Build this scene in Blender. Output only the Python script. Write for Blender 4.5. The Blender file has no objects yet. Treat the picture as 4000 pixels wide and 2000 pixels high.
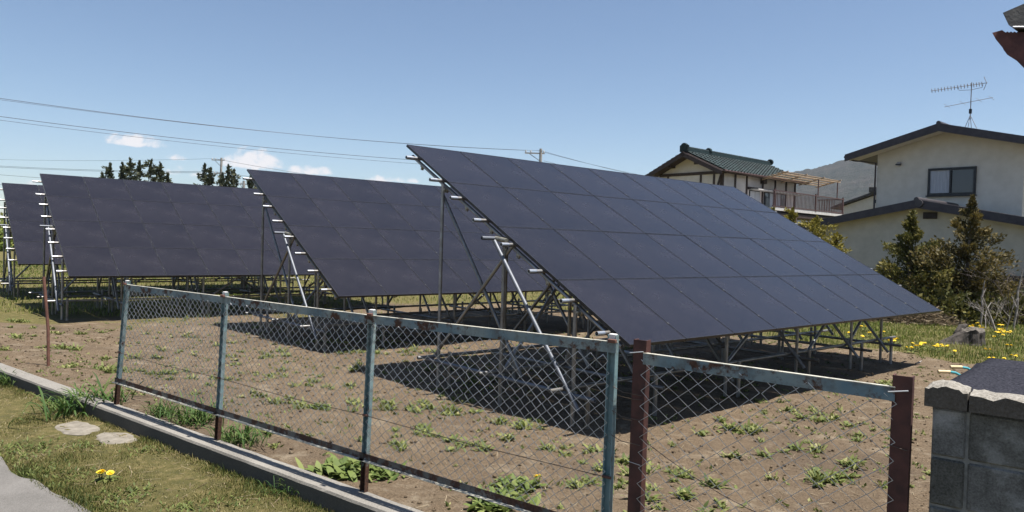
import bpy, math, random
import numpy as np
from mathutils import Matrix, Vector

rng = np.random.default_rng(7)
random.seed(7)
sc = bpy.context.scene
col = sc.collection

# ------------------------------------------------------------------ camera, sky, sun, exposure
F_PX, PITCH, ROLL, CZ = 2795.3, -0.0204, 0.0300, 2.07       # focal length in photo pixels (4000 wide), eye height
fw = np.array([0, math.cos(PITCH), math.sin(PITCH)])
rt = np.array([1.0, 0, 0]); upv = np.cross(rt, fw)
RT = math.cos(ROLL) * rt + math.sin(ROLL) * upv
UP = -math.sin(ROLL) * rt + math.cos(ROLL) * upv
cam_d = bpy.data.cameras.new('camera'); cam = bpy.data.objects.new('camera', cam_d); col.objects.link(cam)
cam_d.sensor_width = 36.0; cam_d.lens = 36.0 * F_PX / 4000.0
cam_d.clip_start = 0.05; cam_d.clip_end = 9000
cam.matrix_world = Matrix(((RT[0], UP[0], -fw[0], 0), (RT[1], UP[1], -fw[1], 0), (RT[2], UP[2], -fw[2], CZ), (0, 0, 0, 1)))
sc.camera = cam

SUN = Vector((0.267, -0.126, 1.0)).normalized()             # towards the sun
SUN_EL = math.asin(SUN.z); SUN_ROT = math.atan2(SUN.x, SUN.y)
world = bpy.data.worlds.new('World'); sc.world = world; world.use_nodes = True
wn = world.node_tree; wn.nodes.clear()
def wnode(t, **k):
    nd = wn.nodes.new(t)
    for a_, v_ in k.items(): setattr(nd, a_, v_)
    return nd
def build_world():
    L = wn.links.new
    out = wnode('ShaderNodeOutputWorld'); bg = wnode('ShaderNodeBackground'); bg.inputs[1].default_value = 0.06
    sky = wnode('ShaderNodeTexSky', sky_type='NISHITA', sun_disc=False, sun_elevation=SUN_EL, sun_rotation=SUN_ROT,
                altitude=600, air_density=1.0, dust_density=0.6, ozone_density=2.2)
    tc = wnode('ShaderNodeTexCoord'); sep = wnode('ShaderNodeSeparateXYZ'); L(tc.outputs['Generated'], sep.inputs[0])
    # cumulus low over the horizon: blobs of noise round a few directions
    acc = None
    for x, y, wx, wy, amp in ((525, 562, 115, 40, 1.25), (990, 645, 125, 72, 1.35), (1215, 674, 100, 36, 1.3), (680, 620, 60, 20, .6),
                              (720, 680, 100, 32, .7), (1500, 706, 170, 24, .95), (60, 715, 160, 18, .4)):
        d = pix(x, y); d = d / np.linalg.norm(d)
        h = np.array([d[1], -d[0], 0]); h /= np.linalg.norm(h); v = np.cross(h, d)
        dh = wnode('ShaderNodeVectorMath', operation='DOT_PRODUCT'); dh.inputs[1].default_value = h * F_PX / wx
        dv = wnode('ShaderNodeVectorMath', operation='DOT_PRODUCT'); dv.inputs[1].default_value = v * F_PX / wy
        df = wnode('ShaderNodeVectorMath', operation='DOT_PRODUCT'); df.inputs[1].default_value = d
        for q in (dh, dv, df): L(tc.outputs['Generated'], q.inputs[0])
        a2 = wnode('ShaderNodeMath', operation='MULTIPLY'); L(dh.outputs['Value'], a2.inputs[0]); L(dh.outputs['Value'], a2.inputs[1])
        # flatter bottoms: below the centre the falloff is steeper
        lt = wnode('ShaderNodeMath', operation='LESS_THAN'); L(dv.outputs['Value'], lt.inputs[0]); lt.inputs[1].default_value = 0
        k = wnode('ShaderNodeMath', operation='MULTIPLY_ADD'); L(lt.outputs[0], k.inputs[0]); k.inputs[1].default_value = 2.2; k.inputs[2].default_value = 1.0
        b1 = wnode('ShaderNodeMath', operation='MULTIPLY'); L(dv.outputs['Value'], b1.inputs[0]); L(k.outputs[0], b1.inputs[1])
        b2 = wnode('ShaderNodeMath', operation='MULTIPLY_ADD'); L(b1.outputs[0], b2.inputs[0]); L(b1.outputs[0], b2.inputs[1]); L(a2.outputs[0], b2.inputs[2])
        m = wnode('ShaderNodeMath', operation='MULTIPLY_ADD'); L(b2.outputs[0], m.inputs[0]); m.inputs[1].default_value = -1; m.inputs[2].default_value = 1.0
        fr = wnode('ShaderNodeMath', operation='GREATER_THAN'); L(df.outputs['Value'], fr.inputs[0]); fr.inputs[1].default_value = 0
        mx = wnode('ShaderNodeMath', operation='MAXIMUM'); L(m.outputs[0], mx.inputs[0]); mx.inputs[1].default_value = 0
        g = wnode('ShaderNodeMath', operation='MULTIPLY'); L(mx.outputs[0], g.inputs[0]); g.inputs[1].default_value = amp
        g2 = wnode('ShaderNodeMath', operation='MULTIPLY'); L(g.outputs[0], g2.inputs[0]); L(fr.outputs[0], g2.inputs[1])
        if acc is None: acc = g2.outputs[0]
        else:
            q = wnode('ShaderNodeMath', operation='MAXIMUM'); L(acc, q.inputs[0]); L(g2.outputs[0], q.inputs[1]); acc = q.outputs[0]
    nz = wnode('ShaderNodeTexNoise'); nz.inputs['Scale'].default_value = 62; nz.inputs['Detail'].default_value = 9; nz.inputs['Roughness'].default_value = .6; nz.inputs['Distortion'].default_value = .3
    L(tc.outputs['Generated'], nz.inputs['Vector'])
    s1 = wnode('ShaderNodeMath', operation='MULTIPLY_ADD'); L(nz.outputs['Fac'], s1.inputs[0]); s1.inputs[1].default_value = 3.4; s1.inputs[2].default_value = -1.95
    s2 = wnode('ShaderNodeMath', operation='ADD'); L(s1.outputs[0], s2.inputs[0]); L(acc, s2.inputs[1])
    gt = wnode('ShaderNodeMath', operation='MULTIPLY'); L(acc, gt.inputs[0]); gt.inputs[1].default_value = 5.0; gt.use_clamp = True
    mr = wnode('ShaderNodeMapRange'); mr.interpolation_type = 'SMOOTHSTEP'; L(s2.outputs[0], mr.inputs['Value'])
    mr.inputs['From Min'].default_value = .05; mr.inputs['From Max'].default_value = 1.05; mr.inputs['To Max'].default_value = .88
    fm = wnode('ShaderNodeMath', operation='MULTIPLY'); L(mr.outputs['Result'], fm.inputs[0]); L(gt.outputs[0], fm.inputs[1])
    mix = wnode('ShaderNodeMix', data_type='RGBA'); L(fm.outputs[0], mix.inputs['Factor']); L(sky.outputs[0], mix.inputs['A']); mix.inputs['B'].default_value = (8.0, 7.5, 7.35, 1)
    L(mix.outputs['Result'], bg.inputs[0]); L(bg.outputs[0], out.inputs[0])
def pix(x, y):
    """direction of a photo pixel, per metre of depth along the lens axis"""
    return RT * ((x - 2000) / F_PX) + UP * ((1000 - y) / F_PX) + fw
build_world()
sun_d = bpy.data.lights.new('sun', 'SUN'); sun = bpy.data.objects.new('sun', sun_d); col.objects.link(sun)
sun_d.energy = 5.0; sun_d.angle = math.radians(0.53); sun_d.color = (1.0, .955, .89)
sun.rotation_euler = SUN.to_track_quat('Z', 'Y').to_euler(); sun.location = (0, 0, 40)
sc.view_settings.view_transform = 'Standard'; sc.view_settings.look = 'None'; sc.view_settings.gamma = 1
sc.view_settings.use_curve_mapping = False; sc.view_settings.exposure = 1.10
sc.cycles.max_bounces = 6; sc.cycles.diffuse_bounces = 3; sc.cycles.glossy_bounces = 3; sc.cycles.transparent_max_bounces = 8

# ------------------------------------------------------------------ frame of the site: rows run along A, up-slope is N
TH, BE = 0.7111, 0.5055
A = np.array([math.cos(TH), math.sin(TH), 0]); N = np.array([-math.sin(TH), math.cos(TH), 0]); E = -N
PZ = CZ - 1.0384                                            # height of the lower panel edges
PW, PH = 0.982, 1.262                                       # module pitch
ORG = dict(front=(1.2513, 7.4033), second=(-2.9654, 12.3130), third=(-9.5233, 15.3853), last=(-13.713, 19.863))
EYE = np.array([0, 0, CZ])
def gpt(x, y, z):
    d = pix(x, y); return EYE + d * ((z - CZ) / d[2])
def dpt(x, y, depth):
    d = pix(x, y); return EYE + d * (depth / d[1])
def ppt(x, y, P0, nn):
    d = pix(x, y); return EYE + d * (((np.asarray(P0) - EYE) @ nn) / (d @ nn))
KZ = 0.27                                                   # kerb top
FB = gpt(450, 1580, KZ)                                     # foot of the first fence post
FD = np.array([0.79495, -0.60667, 0]); FI = np.array([0.60667, 0.79495, 0])   # along the fence / into the site
def fpt(t, s=0.0, z=0.0): return FB * [1, 1, 0] + FD * t + FI * s + np.array([0, 0, z])

# ------------------------------------------------------------------ numeric helpers
def vnoise(x, y, seed=0):
    xi = np.floor(x).astype(np.int64); yi = np.floor(y).astype(np.int64); fx = x - xi; fy = y - yi
    def h(i, j):
        v = (i * 374761393 + j * 668265263 + seed * 1442695041) & 0x7fffffff
        v = ((v ^ (v >> 13)) * 1274126177) & 0x7fffffff
        return ((v ^ (v >> 16)) & 0xffff) / 65535.0
    fx = fx * fx * (3 - 2 * fx); fy = fy * fy * (3 - 2 * fy)
    return (h(xi, yi) * (1 - fx) + h(xi + 1, yi) * fx) * (1 - fy) + (h(xi, yi + 1) * (1 - fx) + h(xi + 1, yi + 1) * fx) * fy
def fbm(x, y, o=4, seed=0):
    r = 0; a_ = 1; t = 0
    for k in range(o):
        r = r + a_ * vnoise(x * 2 ** k + 17.3 * k, y * 2 ** k - 9.1 * k, seed + k); t += a_; a_ *= .55
    return r / t
def sst(a_, b_, x):
    t = np.clip((x - a_) / (b_ - a_), 0, 1); return t * t * (3 - 2 * t)
def sdist(x, y): return (x - FB[0]) * FI[0] + (y - FB[1]) * FI[1]
def tdist(x, y): return (x - FB[0]) * FD[0] + (y - FB[1]) * FD[1]
def uv_site(x, y):
    dx = x - ORG['front'][0]; dy = y - ORG['front'][1]
    return dx * A[0] + dy * A[1], dx * N[0] + dy * N[1]
def ground_z(x, y):
    x = np.asarray(x, float); y = np.asarray(y, float)
    s = sdist(x, y); r = np.hypot(x, y)
    inside = .20 * (1 - sst(.2, 3.2, s)) + (fbm(x * 1.6, y * 1.6, 4, 3) - .5) * .075 + (fbm(x * 7, y * 7, 2, 9) - .5) * .022
    outside = .125 + (fbm(x * 2.5, y * 2.5, 3, 5) - .5) * .03 - .035 * sst(-1.1, -1.35, s)
    z = np.where(s > 0, inside, outside)
    return z * (1 - sst(60, 200, r)) - .0
def grass_mask(x, y):
    """how far grass has taken over the bare soil"""
    u, v = uv_site(x, y); w = (fbm(x * .55, y * .55, 4, 21) - .5)
    m = sst(9.6, 17, v + w * 9) * .9
    m = np.maximum(m, sst(9.35, 10.6, u + w * 2.2 - .25 * np.clip(-v, 0, 3)))
    m = np.maximum(m, sst(26, 30, v))
    return np.clip(np.where(sdist(x, y) < 0, 1.0, m), 0, 1)

# ------------------------------------------------------------------ mesh helpers
def tri_mesh(name, V, F, attrs=None, smooth=False):
    V = np.asarray(V, np.float32); F = np.asarray(F, np.int32); k = F.shape[1]
    me = bpy.data.meshes.new(name); me.vertices.add(len(V)); me.vertices.foreach_set('co', V.ravel())
    me.loops.add(F.size); me.loops.foreach_set('vertex_index', F.ravel())
    me.polygons.add(len(F)); me.polygons.foreach_set('loop_start', np.arange(0, F.size, k, dtype=np.int32))
    me.polygons.foreach_set('loop_total', np.full(len(F), k, np.int32))
    if attrs:
        for an, av in attrs.items():
            at = me.attributes.new(an, 'FLOAT', 'POINT'); at.data.foreach_set('value', np.asarray(av, np.float32))
    me.update(calc_edges=True); me.validate()
    if smooth: me.polygons.foreach_set('use_smooth', np.ones(len(F), bool))
    return me
class MB:
    def __init__(s): s.v = []; s.f = []; s.sm = []
    def add(s, vs, fs, smooth=False):
        b = len(s.v); s.v += [tuple(map(float, p)) for p in vs]; s.f += [tuple(i + b for i in f) for f in fs]; s.sm += [smooth] * len(fs); return s
    def box(s, c, size, ax=None):
        c = np.asarray(c, float); h = np.asarray(size, float) / 2
        ax = np.eye(3) if ax is None else np.asarray(ax, float)
        vs = [c + ax[0] * h[0] * i + ax[1] * h[1] * j + ax[2] * h[2] * k for k in (-1, 1) for j in (-1, 1) for i in (-1, 1)]
        return s.add(vs, [(0, 2, 3, 1), (4, 5, 7, 6), (0, 1, 5, 4), (2, 6, 7, 3), (0, 4, 6, 2), (1, 3, 7, 5)])
    def bevbox(s, c, size, b=.004, ax=None):
        """box with all edges chamfered"""
        c = np.asarray(c, float); h = np.asarray(size, float) / 2; ax = np.eye(3) if ax is None else np.asarray(ax, float)
        vs = []; ix = {}
        for i in (-1, 1):
            for j in (-1, 1):
                for k in (-1, 1):
                    for q in range(3):
                        l = np.array([i, j, k]) * h; l = l - np.array([i, j, k]) * b; l[q] = (i, j, k)[q] * h[q]
                        ix[(i, j, k, q)] = len(vs); vs.append(c + ax.T @ l)
        fs = []
        for q in range(3):
            o = [r for r in range(3) if r != q]
            for sg in (-1, 1):
                loop = []
                for (p, r) in ((-1, -1), (1, -1), (1, 1), (-1, 1)):
                    t = [0, 0, 0]; t[q] = sg; t[o[0]] = p; t[o[1]] = r; loop.append(ix[(*t, q)])
                fs.append(tuple(loop if (sg > 0) == (q != 1) else loop[::-1]))
        for q in range(3):
            o = [r for r in range(3) if r != q]
            for p in (-1, 1):
                for r in (-1, 1):
                    t0 = [0, 0, 0]; t1 = [0, 0, 0]; t0[q] = -1; t1[q] = 1
                    for t in (t0, t1): t[o[0]] = p; t[o[1]] = r
                    fs.append((ix[(*t0, o[0])], ix[(*t1, o[0])], ix[(*t1, o[1])], ix[(*t0, o[1])]))
        for i in (-1, 1):
            for j in (-1, 1):
                for k in (-1, 1): fs.append((ix[(i, j, k, 0)], ix[(i, j, k, 1)], ix[(i, j, k, 2)]))
        return s.add(vs, fs)
    def tube(s, pts, r, n=8, caps=True, hollow=False):
        pts = [np.asarray(p, float) for p in pts]; m = len(pts); rs = [r] * m if np.isscalar(r) else list(r)
        vs = []; ref = None
        for i in range(m):
            t = pts[min(i + 1, m - 1)] - pts[max(i - 1, 0)]; t /= (np.linalg.norm(t) + 1e-12)
            if ref is None:
                ref = np.array([0, 0, 1.0]) if abs(t[2]) < .9 else np.array([1.0, 0, 0])
            p = np.cross(t, ref); p /= (np.linalg.norm(p) + 1e-12); q = np.cross(p, t); ref = q
            for k in range(n):
                an = 2 * math.pi * k / n; vs.append(pts[i] + rs[i] * (math.cos(an) * p + math.sin(an) * q))
        fs = [(i * n + k, i * n + (k + 1) % n, (i + 1) * n + (k + 1) % n, (i + 1) * n + k) for i in range(m - 1) for k in range(n)]
        s.add(vs, fs, True)
        if hollow:      # open pipe end: wall thickness and an inner bore a little way in
            for i, sg in ((0, 1), (m - 1, -1)):
                t = pts[1] - pts[0] if i == 0 else pts[-2] - pts[-1]; t /= np.linalg.norm(t)
                ring = [np.array(vs[i * n + k]) for k in range(n)]; inn = [pts[i] + (p - pts[i]) * .8 for p in ring]; dp = [p + t * r * 3 for p in inn]
                s.add(ring + inn + dp, [(k, (k + 1) % n, n + (k + 1) % n, n + k) for k in range(n)] + [(n + k, n + (k + 1) % n, 2 * n + (k + 1) % n, 2 * n + k) for k in range(n)] + [tuple(range(2 * n, 3 * n))])
        elif caps:
            s.add(vs[:n], [tuple(range(n))]); s.add(vs[-n:], [tuple(reversed(range(n)))])
        return s
    def prism(s, poly, ext):
        """polygon (3D points) pushed along ext"""
        n = len(poly); ext = np.asarray(ext, float); vs = [np.asarray(p, float) for p in poly] + [np.asarray(p, float) + ext for p in poly]
        return s.add(vs, [tuple(reversed(range(n))), tuple(range(n, 2 * n))] + [(i, (i + 1) % n, n + (i + 1) % n, n + i) for i in range(n)])
    def sweep(s, prof, p0, p1, x, y):
        """profile (2D list) in axes x,y swept from p0 to p1"""
        p0 = np.asarray(p0, float); p1 = np.asarray(p1, float); n = len(prof)
        vs = [p0 + x * a_ + y * b_ for a_, b_ in prof] + [p1 + x * a_ + y * b_ for a_, b_ in prof]
        return s.add(vs, [tuple(reversed(range(n))), tuple(range(n, 2 * n))] + [(i, (i + 1) % n, n + (i + 1) % n, n + i) for i in range(n)])
    def mesh(s, name, mat):
        me = bpy.data.meshes.new(name); me.from_pydata(s.v, [], s.f); me.update()
        me.polygons.foreach_set('use_smooth', s.sm)
        if mat: me.materials.append(mat)
        return me
    def build(s, name, mat, parent=None, loc=None, rot=None):
        return link(name, s.mesh(name, mat), parent, loc, rot)
def link(name, me, parent=None, loc=None, rot=None):
    o = bpy.data.objects.new(name, me); col.objects.link(o)
    if loc is not None: o.location = loc
    if rot is not None: o.rotation_euler = rot
    if parent: o.parent = parent
    return o
def tag(o, label, cat=None, group=None, kind=None):
    if label: o['label'] = label
    if cat: o['category'] = cat
    if group: o['group'] = group
    if kind: o['kind'] = kind
    return o
def thing(name, label, cat, loc=(0, 0, 0), rz=0, group=None):
    o = bpy.data.objects.new(name, None); col.objects.link(o); o.location = loc; o.rotation_euler = (0, 0, rz); o.empty_display_size = .2
    return tag(o, label, cat, group)
def structure(name, me, label=None):
    o = link(name, me); return tag(o, label, None, None, 'structure')
KIDS = {}
def copy_tree(o, parent=None):
    c = o.copy(); col.objects.link(c)
    c.parent = parent
    for ch in [x for x in KIDS.get(o.name, o.children)]: copy_tree(ch, c)
    return c

# ------------------------------------------------------------------ materials
def lin(h):
    r = [int(h[i:i + 2], 16) / 255 for i in (0, 2, 4)]; return tuple(c / 12.92 if c <= .04045 else ((c + .055) / 1.055) ** 2.4 for c in r) + (1,)
def c4(c): return (c[0], c[1], c[2], 1) if len(c) == 3 else tuple(c)
class NT:
    def __init__(s, name):
        s.m = bpy.data.materials.new(name); s.m.use_nodes = True; s.t = s.m.node_tree; s.b = s.t.nodes['Principled BSDF']; s.out = s.t.nodes['Material Output']
        s.tc = s.n('ShaderNodeTexCoord')
    def n(s, t, **k):
        nd = s.t.nodes.new(t)
        for a_, v_ in k.items(): setattr(nd, a_, v_)
        return nd
    def l(s, a_, b_): s.t.links.new(a_, b_)
    def noise(s, scale, detail=4, rough=.55, coord='Object', stretch=None, dist=0):
        nz = s.n('ShaderNodeTexNoise'); nz.inputs['Scale'].default_value = scale; nz.inputs['Detail'].default_value = detail; nz.inputs['Roughness'].default_value = rough; nz.inputs['Distortion'].default_value = dist
        src = s.tc.outputs[coord]
        if stretch:
            mp = s.n('ShaderNodeMapping'); mp.inputs['Scale'].default_value = stretch; s.l(src, mp.inputs['Vector']); src = mp.outputs[0]
        s.l(src, nz.inputs['Vector']); return nz.outputs['Fac']
    def ramp(s, fac, stops):
        r = s.n('ShaderNodeValToRGB'); e = r.color_ramp.elements
        while len(e) < len(stops): e.new(.5)
        for el, (p, c) in zip(e, stops): el.position = p; el.color = c4(c) if not np.isscalar(c) else (c, c, c, 1)
        s.l(fac, r.inputs[0]); return r.outputs[0]
    def mix(s, fac, a_, b_, mode='MIX'):
        m = s.n('ShaderNodeMix', data_type='RGBA', blend_type=mode)
        for k, v in (('Factor', fac), ('A', a_), ('B', b_)):
            if hasattr(v, 'links') or hasattr(v, 'is_output'): s.l(v, m.inputs[k])
            elif k == 'Factor': m.inputs[k].default_value = v
            else: m.inputs[k].default_value = c4(v)
        return m.outputs['Result']
    def math(s, op, a_, b_=None, c_=None, clamp=False):
        m = s.n('ShaderNodeMath', operation=op, use_clamp=clamp)
        for i, v in enumerate((a_, b_, c_)):
            if v is None: continue
            if hasattr(v, 'is_output'): s.l(v, m.inputs[i])
            else: m.inputs[i].default_value = v
        return m.outputs[0]
    def attr(s, nm):
        a_ = s.n('ShaderNodeAttribute', attribute_name=nm); return a_.outputs['Fac']
    def rand(s): return s.n('ShaderNodeObjectInfo').outputs['Random']
    def set(s, color=None, rough=None, metal=None, spec=None, bump=None, bump_d=.01, bump_s=.6):
        for k, v in (('Base Color', color), ('Roughness', rough), ('Metallic', metal), ('Specular IOR Level', spec)):
            if v is None: continue
            if hasattr(v, 'is_output'): s.l(v, s.b.inputs[k])
            else: s.b.inputs[k].default_value = c4(v) if k == 'Base Color' else v
        if bump is not None:
            bp = s.n('ShaderNodeBump'); bp.inputs['Strength'].default_value = bump_s; bp.inputs['Distance'].default_value = bump_d
            s.l(bump, bp.inputs['Height']); s.l(bp.outputs[0], s.b.inputs['Normal'])
        return s.m
def simple(name, c1, c2=None, scale=6, rough=.6, metal=0, bump=0, bscale=None, detail=5, stretch=None, lo=.35, hi=.65, spec=.5, rv=0):
    t = NT(name); c2 = c2 or c1; f = t.noise(scale, detail, stretch=stretch)
    cc = t.ramp(f, [(lo, c1), (hi, c2)])
    if rv:
        cc = t.mix(1.0, cc, t.ramp(t.rand(), [(0, (1 - rv,) * 3), (1, (1 + rv,) * 3)]), 'MULTIPLY')
    bsrc = t.noise(bscale or scale * 4, 4, stretch=stretch) if bump else None
    return t.set(cc, rough, metal, spec, bsrc, bump if bump else .01)
MT = {}
def make_materials():
    # thin-film module glass
    t = NT('module_glass'); d = t.noise(1.3, 5, .6); d2 = t.noise(26, 4, .6)
    base = t.mix(t.ramp(d, [(.35, 0.), (.7, 1.)]), (.0095, .0083, .0115), (.0155, .0134, .0172))
    base = t.mix(t.math('MULTIPLY', t.ramp(d2, [(.45, 0.), (.75, 1.)]), .12), base, (.05, .047, .046))
    base = t.mix(1.0, base, t.ramp(t.rand(), [(0, (.9,) * 3), (1, (1.1,) * 3)]), 'MULTIPLY')
    t.set(base, t.ramp(d, [(.3, .22), (.7, .30)]), 0, .5); t.b.inputs['IOR'].default_value = 1.45; MT['glass'] = t.m
    MT['frame'] = simple('black_anodised_frame', (.012, .012, .016), (.03, .03, .036), 9, .38, .4)
    # galvanised scaffold pipe, streaked and a little dirty
    t = NT('galvanised_pipe'); f = t.noise(5, 6, .65); g = t.noise(40, 3)
    c = t.mix(t.ramp(f, [(.4, 0.), (.68, 1.)]), (.27, .275, .28), (.15, .13, .105)); c = t.mix(.25, c, t.ramp(g, [(.3, (.2,) * 3), (.7, (.5,) * 3)]))
    c = t.mix(1.0, c, t.ramp(t.rand(), [(0, (.72, .68, .62)), (1, (1.1, 1.1, 1.12))]), 'MULTIPLY')
    MT['pipe'] = t.set(c, t.ramp(f, [(.3, .36), (.7, .6)]), .75, .5, g, .002)
    MT['pipe_bright'] = simple('new_galvanised_pipe', (.16, .17, .195), (.11, .12, .135), 8, .55, .45)
    MT['sunlit_end'] = simple('sunlit_pipe_metal', (.44, .46, .49), (.35, .36, .39), 20, .42, .85)  # brighter metal, sunlight on the purlin ends put into the colour
    MT['clamp'] = simple('zinc_clamp', (.2, .185, .14), (.36, .35, .3), 14, .5, .7)
    MT['bolt'] = simple('bright_zinc', (.16, .16, .165), (.11, .11, .11), 30, .45, .85)
    # faded teal paint over rust
    def painted(name, p1, p2, amount, scale, feet=True):
        t = NT(name); a_ = t.noise(3.2, 6, .6); r = t.noise(scale, 8, .68, stretch=(1, 1, 1))
        paint = t.mix(t.ramp(a_, [(.35, 0.), (.65, 1.)]), p1, p2); paint = t.mix(t.ramp(t.noise(14, 7, .7), [(.48, 0.), (.64, .6)]), paint, (.075, .07, .06))
        rust = t.ramp(t.noise(60, 5), [(.3, (.028, .014, .010)), (.7, (.10, .046, .026))])
        # rust is heaviest at the feet of the posts
        sp = t.n('ShaderNodeSeparateXYZ'); t.l(t.tc.outputs['Object'], sp.inputs[0])
        low = t.ramp(sp.outputs['Z'], [(.0, .5), (.14, .34), (.3, 0.)])
        k = t.ramp(t.math('ADD', r, low) if feet else r, [(amount, 0.), (amount + .06, 1.)])
        t.set(t.mix(k, paint, rust), t.mix(k, (.5,) * 3, (.85,) * 3), 0, .4, r, .003); return t.m
    MT['teal'] = painted('faded_teal_paint', (.13, .225, .25), (.24, .31, .31), .60, 9)
    MT['teal_rail'] = painted('faded_blue_rail_paint', (.085, .15, .19), (.22, .25, .235), .525, 6, False)
    MT['teal_low'] = painted('rusting_lower_rail', (.06, .07, .07), (.14, .13, .12), .47, 8, False)
    MT['sunlit_ledge'] = painted('sunlit_rail_ledge', (.42, .41, .35), (.52, .49, .40), .60, 10, False)  # pale colour stands in for sunlight on the rail ledges
    MT['redpost'] = simple('dark_red_rust', (.036, .012, .010), (.075, .025, .019), 12, .75, 0, .003, 60)
    MT['rustpole'] = simple('brown_rust', (.075, .03, .022), (.15, .065, .042), 10, .8, 0, .002, 80)
    MT['wire'] = simple('galvanised_wire', (.62, .64, .67), (.46, .46, .46), 5, .42, .6)
    MT['oldwire'] = simple('old_dark_wire', (.06, .045, .04), (.12, .09, .07), 20, .7, .3)
    # concrete
    t = NT('kerb_concrete'); f = t.noise(2.2, 8, .7); g = t.noise(70, 6, .7)
    c = t.ramp(f, [(.3, (.085, .078, .068)), (.5, (.16, .147, .128)), (.7, (.235, .217, .19))]); c = t.mix(.5, c, t.ramp(g, [(.3, (.08, .075, .066)), (.7, (.32, .30, .27))]))
    # upright faces painted darker, for their shade as well as moss and dirt
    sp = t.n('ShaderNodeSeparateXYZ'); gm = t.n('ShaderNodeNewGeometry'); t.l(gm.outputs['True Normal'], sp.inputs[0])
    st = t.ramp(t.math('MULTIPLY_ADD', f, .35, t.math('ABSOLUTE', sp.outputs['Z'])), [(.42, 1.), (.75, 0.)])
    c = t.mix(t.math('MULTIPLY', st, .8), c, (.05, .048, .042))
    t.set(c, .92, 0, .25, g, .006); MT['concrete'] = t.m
    t = NT('concrete_block'); f = t.noise(6.5, 6, .6); g = t.noise(130, 4, .7)
    c = t.ramp(f, [(.38, (.05, .047, .036)), (.5, (.11, .107, .092)), (.62, (.27, .27, .26))]); c = t.mix(.4, c, t.ramp(g, [(.3, (.05,) * 3), (.7, (.3,) * 3)]))
    c = t.mix(1.0, c, t.ramp(t.rand(), [(0, (.7, .7, .66)), (1, (1.15, 1.16, 1.2))]), 'MULTIPLY')
    t.set(c, .95, 0, .2, g, .005); MT['block'] = t.m
    MT['mortar'] = simple('old_mortar', (.12, .12, .11), (.2, .2, .185), 30, .95, 0, .004, 90)
    t = NT('cap_concrete'); f = t.noise(9, 6, .7); g = t.noise(95, 5, .75)
    c = t.mix(.55, t.ramp(f, [(.3, (.1, .085, .065)), (.7, (.3, .28, .24))]), t.ramp(g, [(.35, (.06, .055, .045)), (.6, (.33, .31, .28)), (.75, (.6, .58, .55))]))
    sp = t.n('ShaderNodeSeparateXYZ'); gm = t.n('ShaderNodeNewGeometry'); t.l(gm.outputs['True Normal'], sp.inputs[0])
    st = t.ramp(t.math('MULTIPLY_ADD', f, .4, t.math('ABSOLUTE', sp.outputs['Z'])), [(.45, 1.), (.9, 0.)]); c = t.mix(t.math('MULTIPLY', st, .75), c, (.045, .036, .028))  # front and end faces painted darker, their shade put into the colour
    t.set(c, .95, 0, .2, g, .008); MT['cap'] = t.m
    # ground
    t = NT('soil_and_turf'); f = t.noise(.9, 8, .62, dist=.4); g = t.noise(9, 8, .72); h = t.noise(55, 6, .7)
    soil = t.ramp(f, [(.3, (.125, .094, .066)), (.5, (.18, .138, .098)), (.72, (.26, .205, .15))])
    soil = t.mix(.55, soil, t.ramp(g, [(.3, (.09, .067, .047)), (.55, (.185, .142, .102)), (.75, (.34, .275, .205))]))
    soil = t.mix(.5, soil, t.ramp(h, [(.36, (.05, .036, .025)), (.58, (.25, .19, .135)), (.74, (.55, .46, .35))]))
    soil = t.mix(1.0, soil, (.74, .71, .645), 'MULTIPLY'); soil = t.mix(t.ramp(t.noise(2.6, 7, .75), [(.53, 0.), (.66, .7)]), soil, (.25, .205, .147)); soil = t.mix(t.ramp(t.noise(.45, 6, .65), [(.5, 0.), (.62, .5)]), soil, (.07, .052, .038))
    turf = t.ramp(f, [(.3, (.045, .062, .016)), (.5, (.10, .105, .034)), (.7, (.19, .16, .075))])
    turf = t.mix(.65, turf, t.ramp(g, [(.34, (.03, .042, .012)), (.52, (.115, .11, .04)), (.68, (.30, .245, .14))]))
    turf = t.mix(.3, turf, t.ramp(h, [(.35, (.035, .045, .015)), (.7, (.27, .24, .14))])); turf = t.mix(1.0, turf, (.88, .80, .70), 'MULTIPLY')
    k = t.math('ADD', t.attr('grass'), t.math('MULTIPLY_ADD', g, .7, -.35)); k = t.ramp(k, [(.38, 0.), (.62, 1.)])
    t.set(t.mix(k, soil, turf), .96, 0, .15, t.math('ADD', g, t.math('MULTIPLY', h, .5)), .045, 1.0); MT['ground'] = t.m
    t = NT('weathered_pavement'); f = t.noise(1.7, 7, .65); g = t.noise(120, 5, .75)
    c = t.mix(.5, t.ramp(f, [(.3, (.075, .069, .063)), (.5, (.125, .116, .107)), (.72, (.185, .174, .162))]), t.ramp(g, [(.3, (.045, .042, .04)), (.7, (.21, .2, .185))]))
    t.set(c, .93, 0, .25, g, .006); MT['road'] = t.m
    MT['slab'] = simple('stone_slab', (.12, .105, .082), (.2, .178, .145), 9, .95, 0, .006, 60)
    # foliage: colour from a per-leaf random value
    def leafy(name, stops, rough=.65, trans=.25, k=.69):
        t = NT(name); c = t.ramp(t.attr('rnd'), [(p, tuple(v * k for v in cc)) for p, cc in stops])
        t.set(c, rough, 0, .25)
        tr = t.n('ShaderNodeBsdfTranslucent'); t.l(c, tr.inputs['Color']); ms = t.n('ShaderNodeMixShader'); ms.inputs[0].default_value = trans
        t.l(t.b.outputs[0], ms.inputs[1]); t.l(tr.outputs[0], ms.inputs[2]); t.l(ms.outputs[0], t.out.inputs[0]); return t.m
    MT['verge'] = leafy('verge_grass', [(0, (.06, .09, .02)), (.25, (.13, .15, .035)), (.5, (.25, .22, .07)), (.8, (.38, .31, .15)), (1, (.5, .42, .25))])
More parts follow.
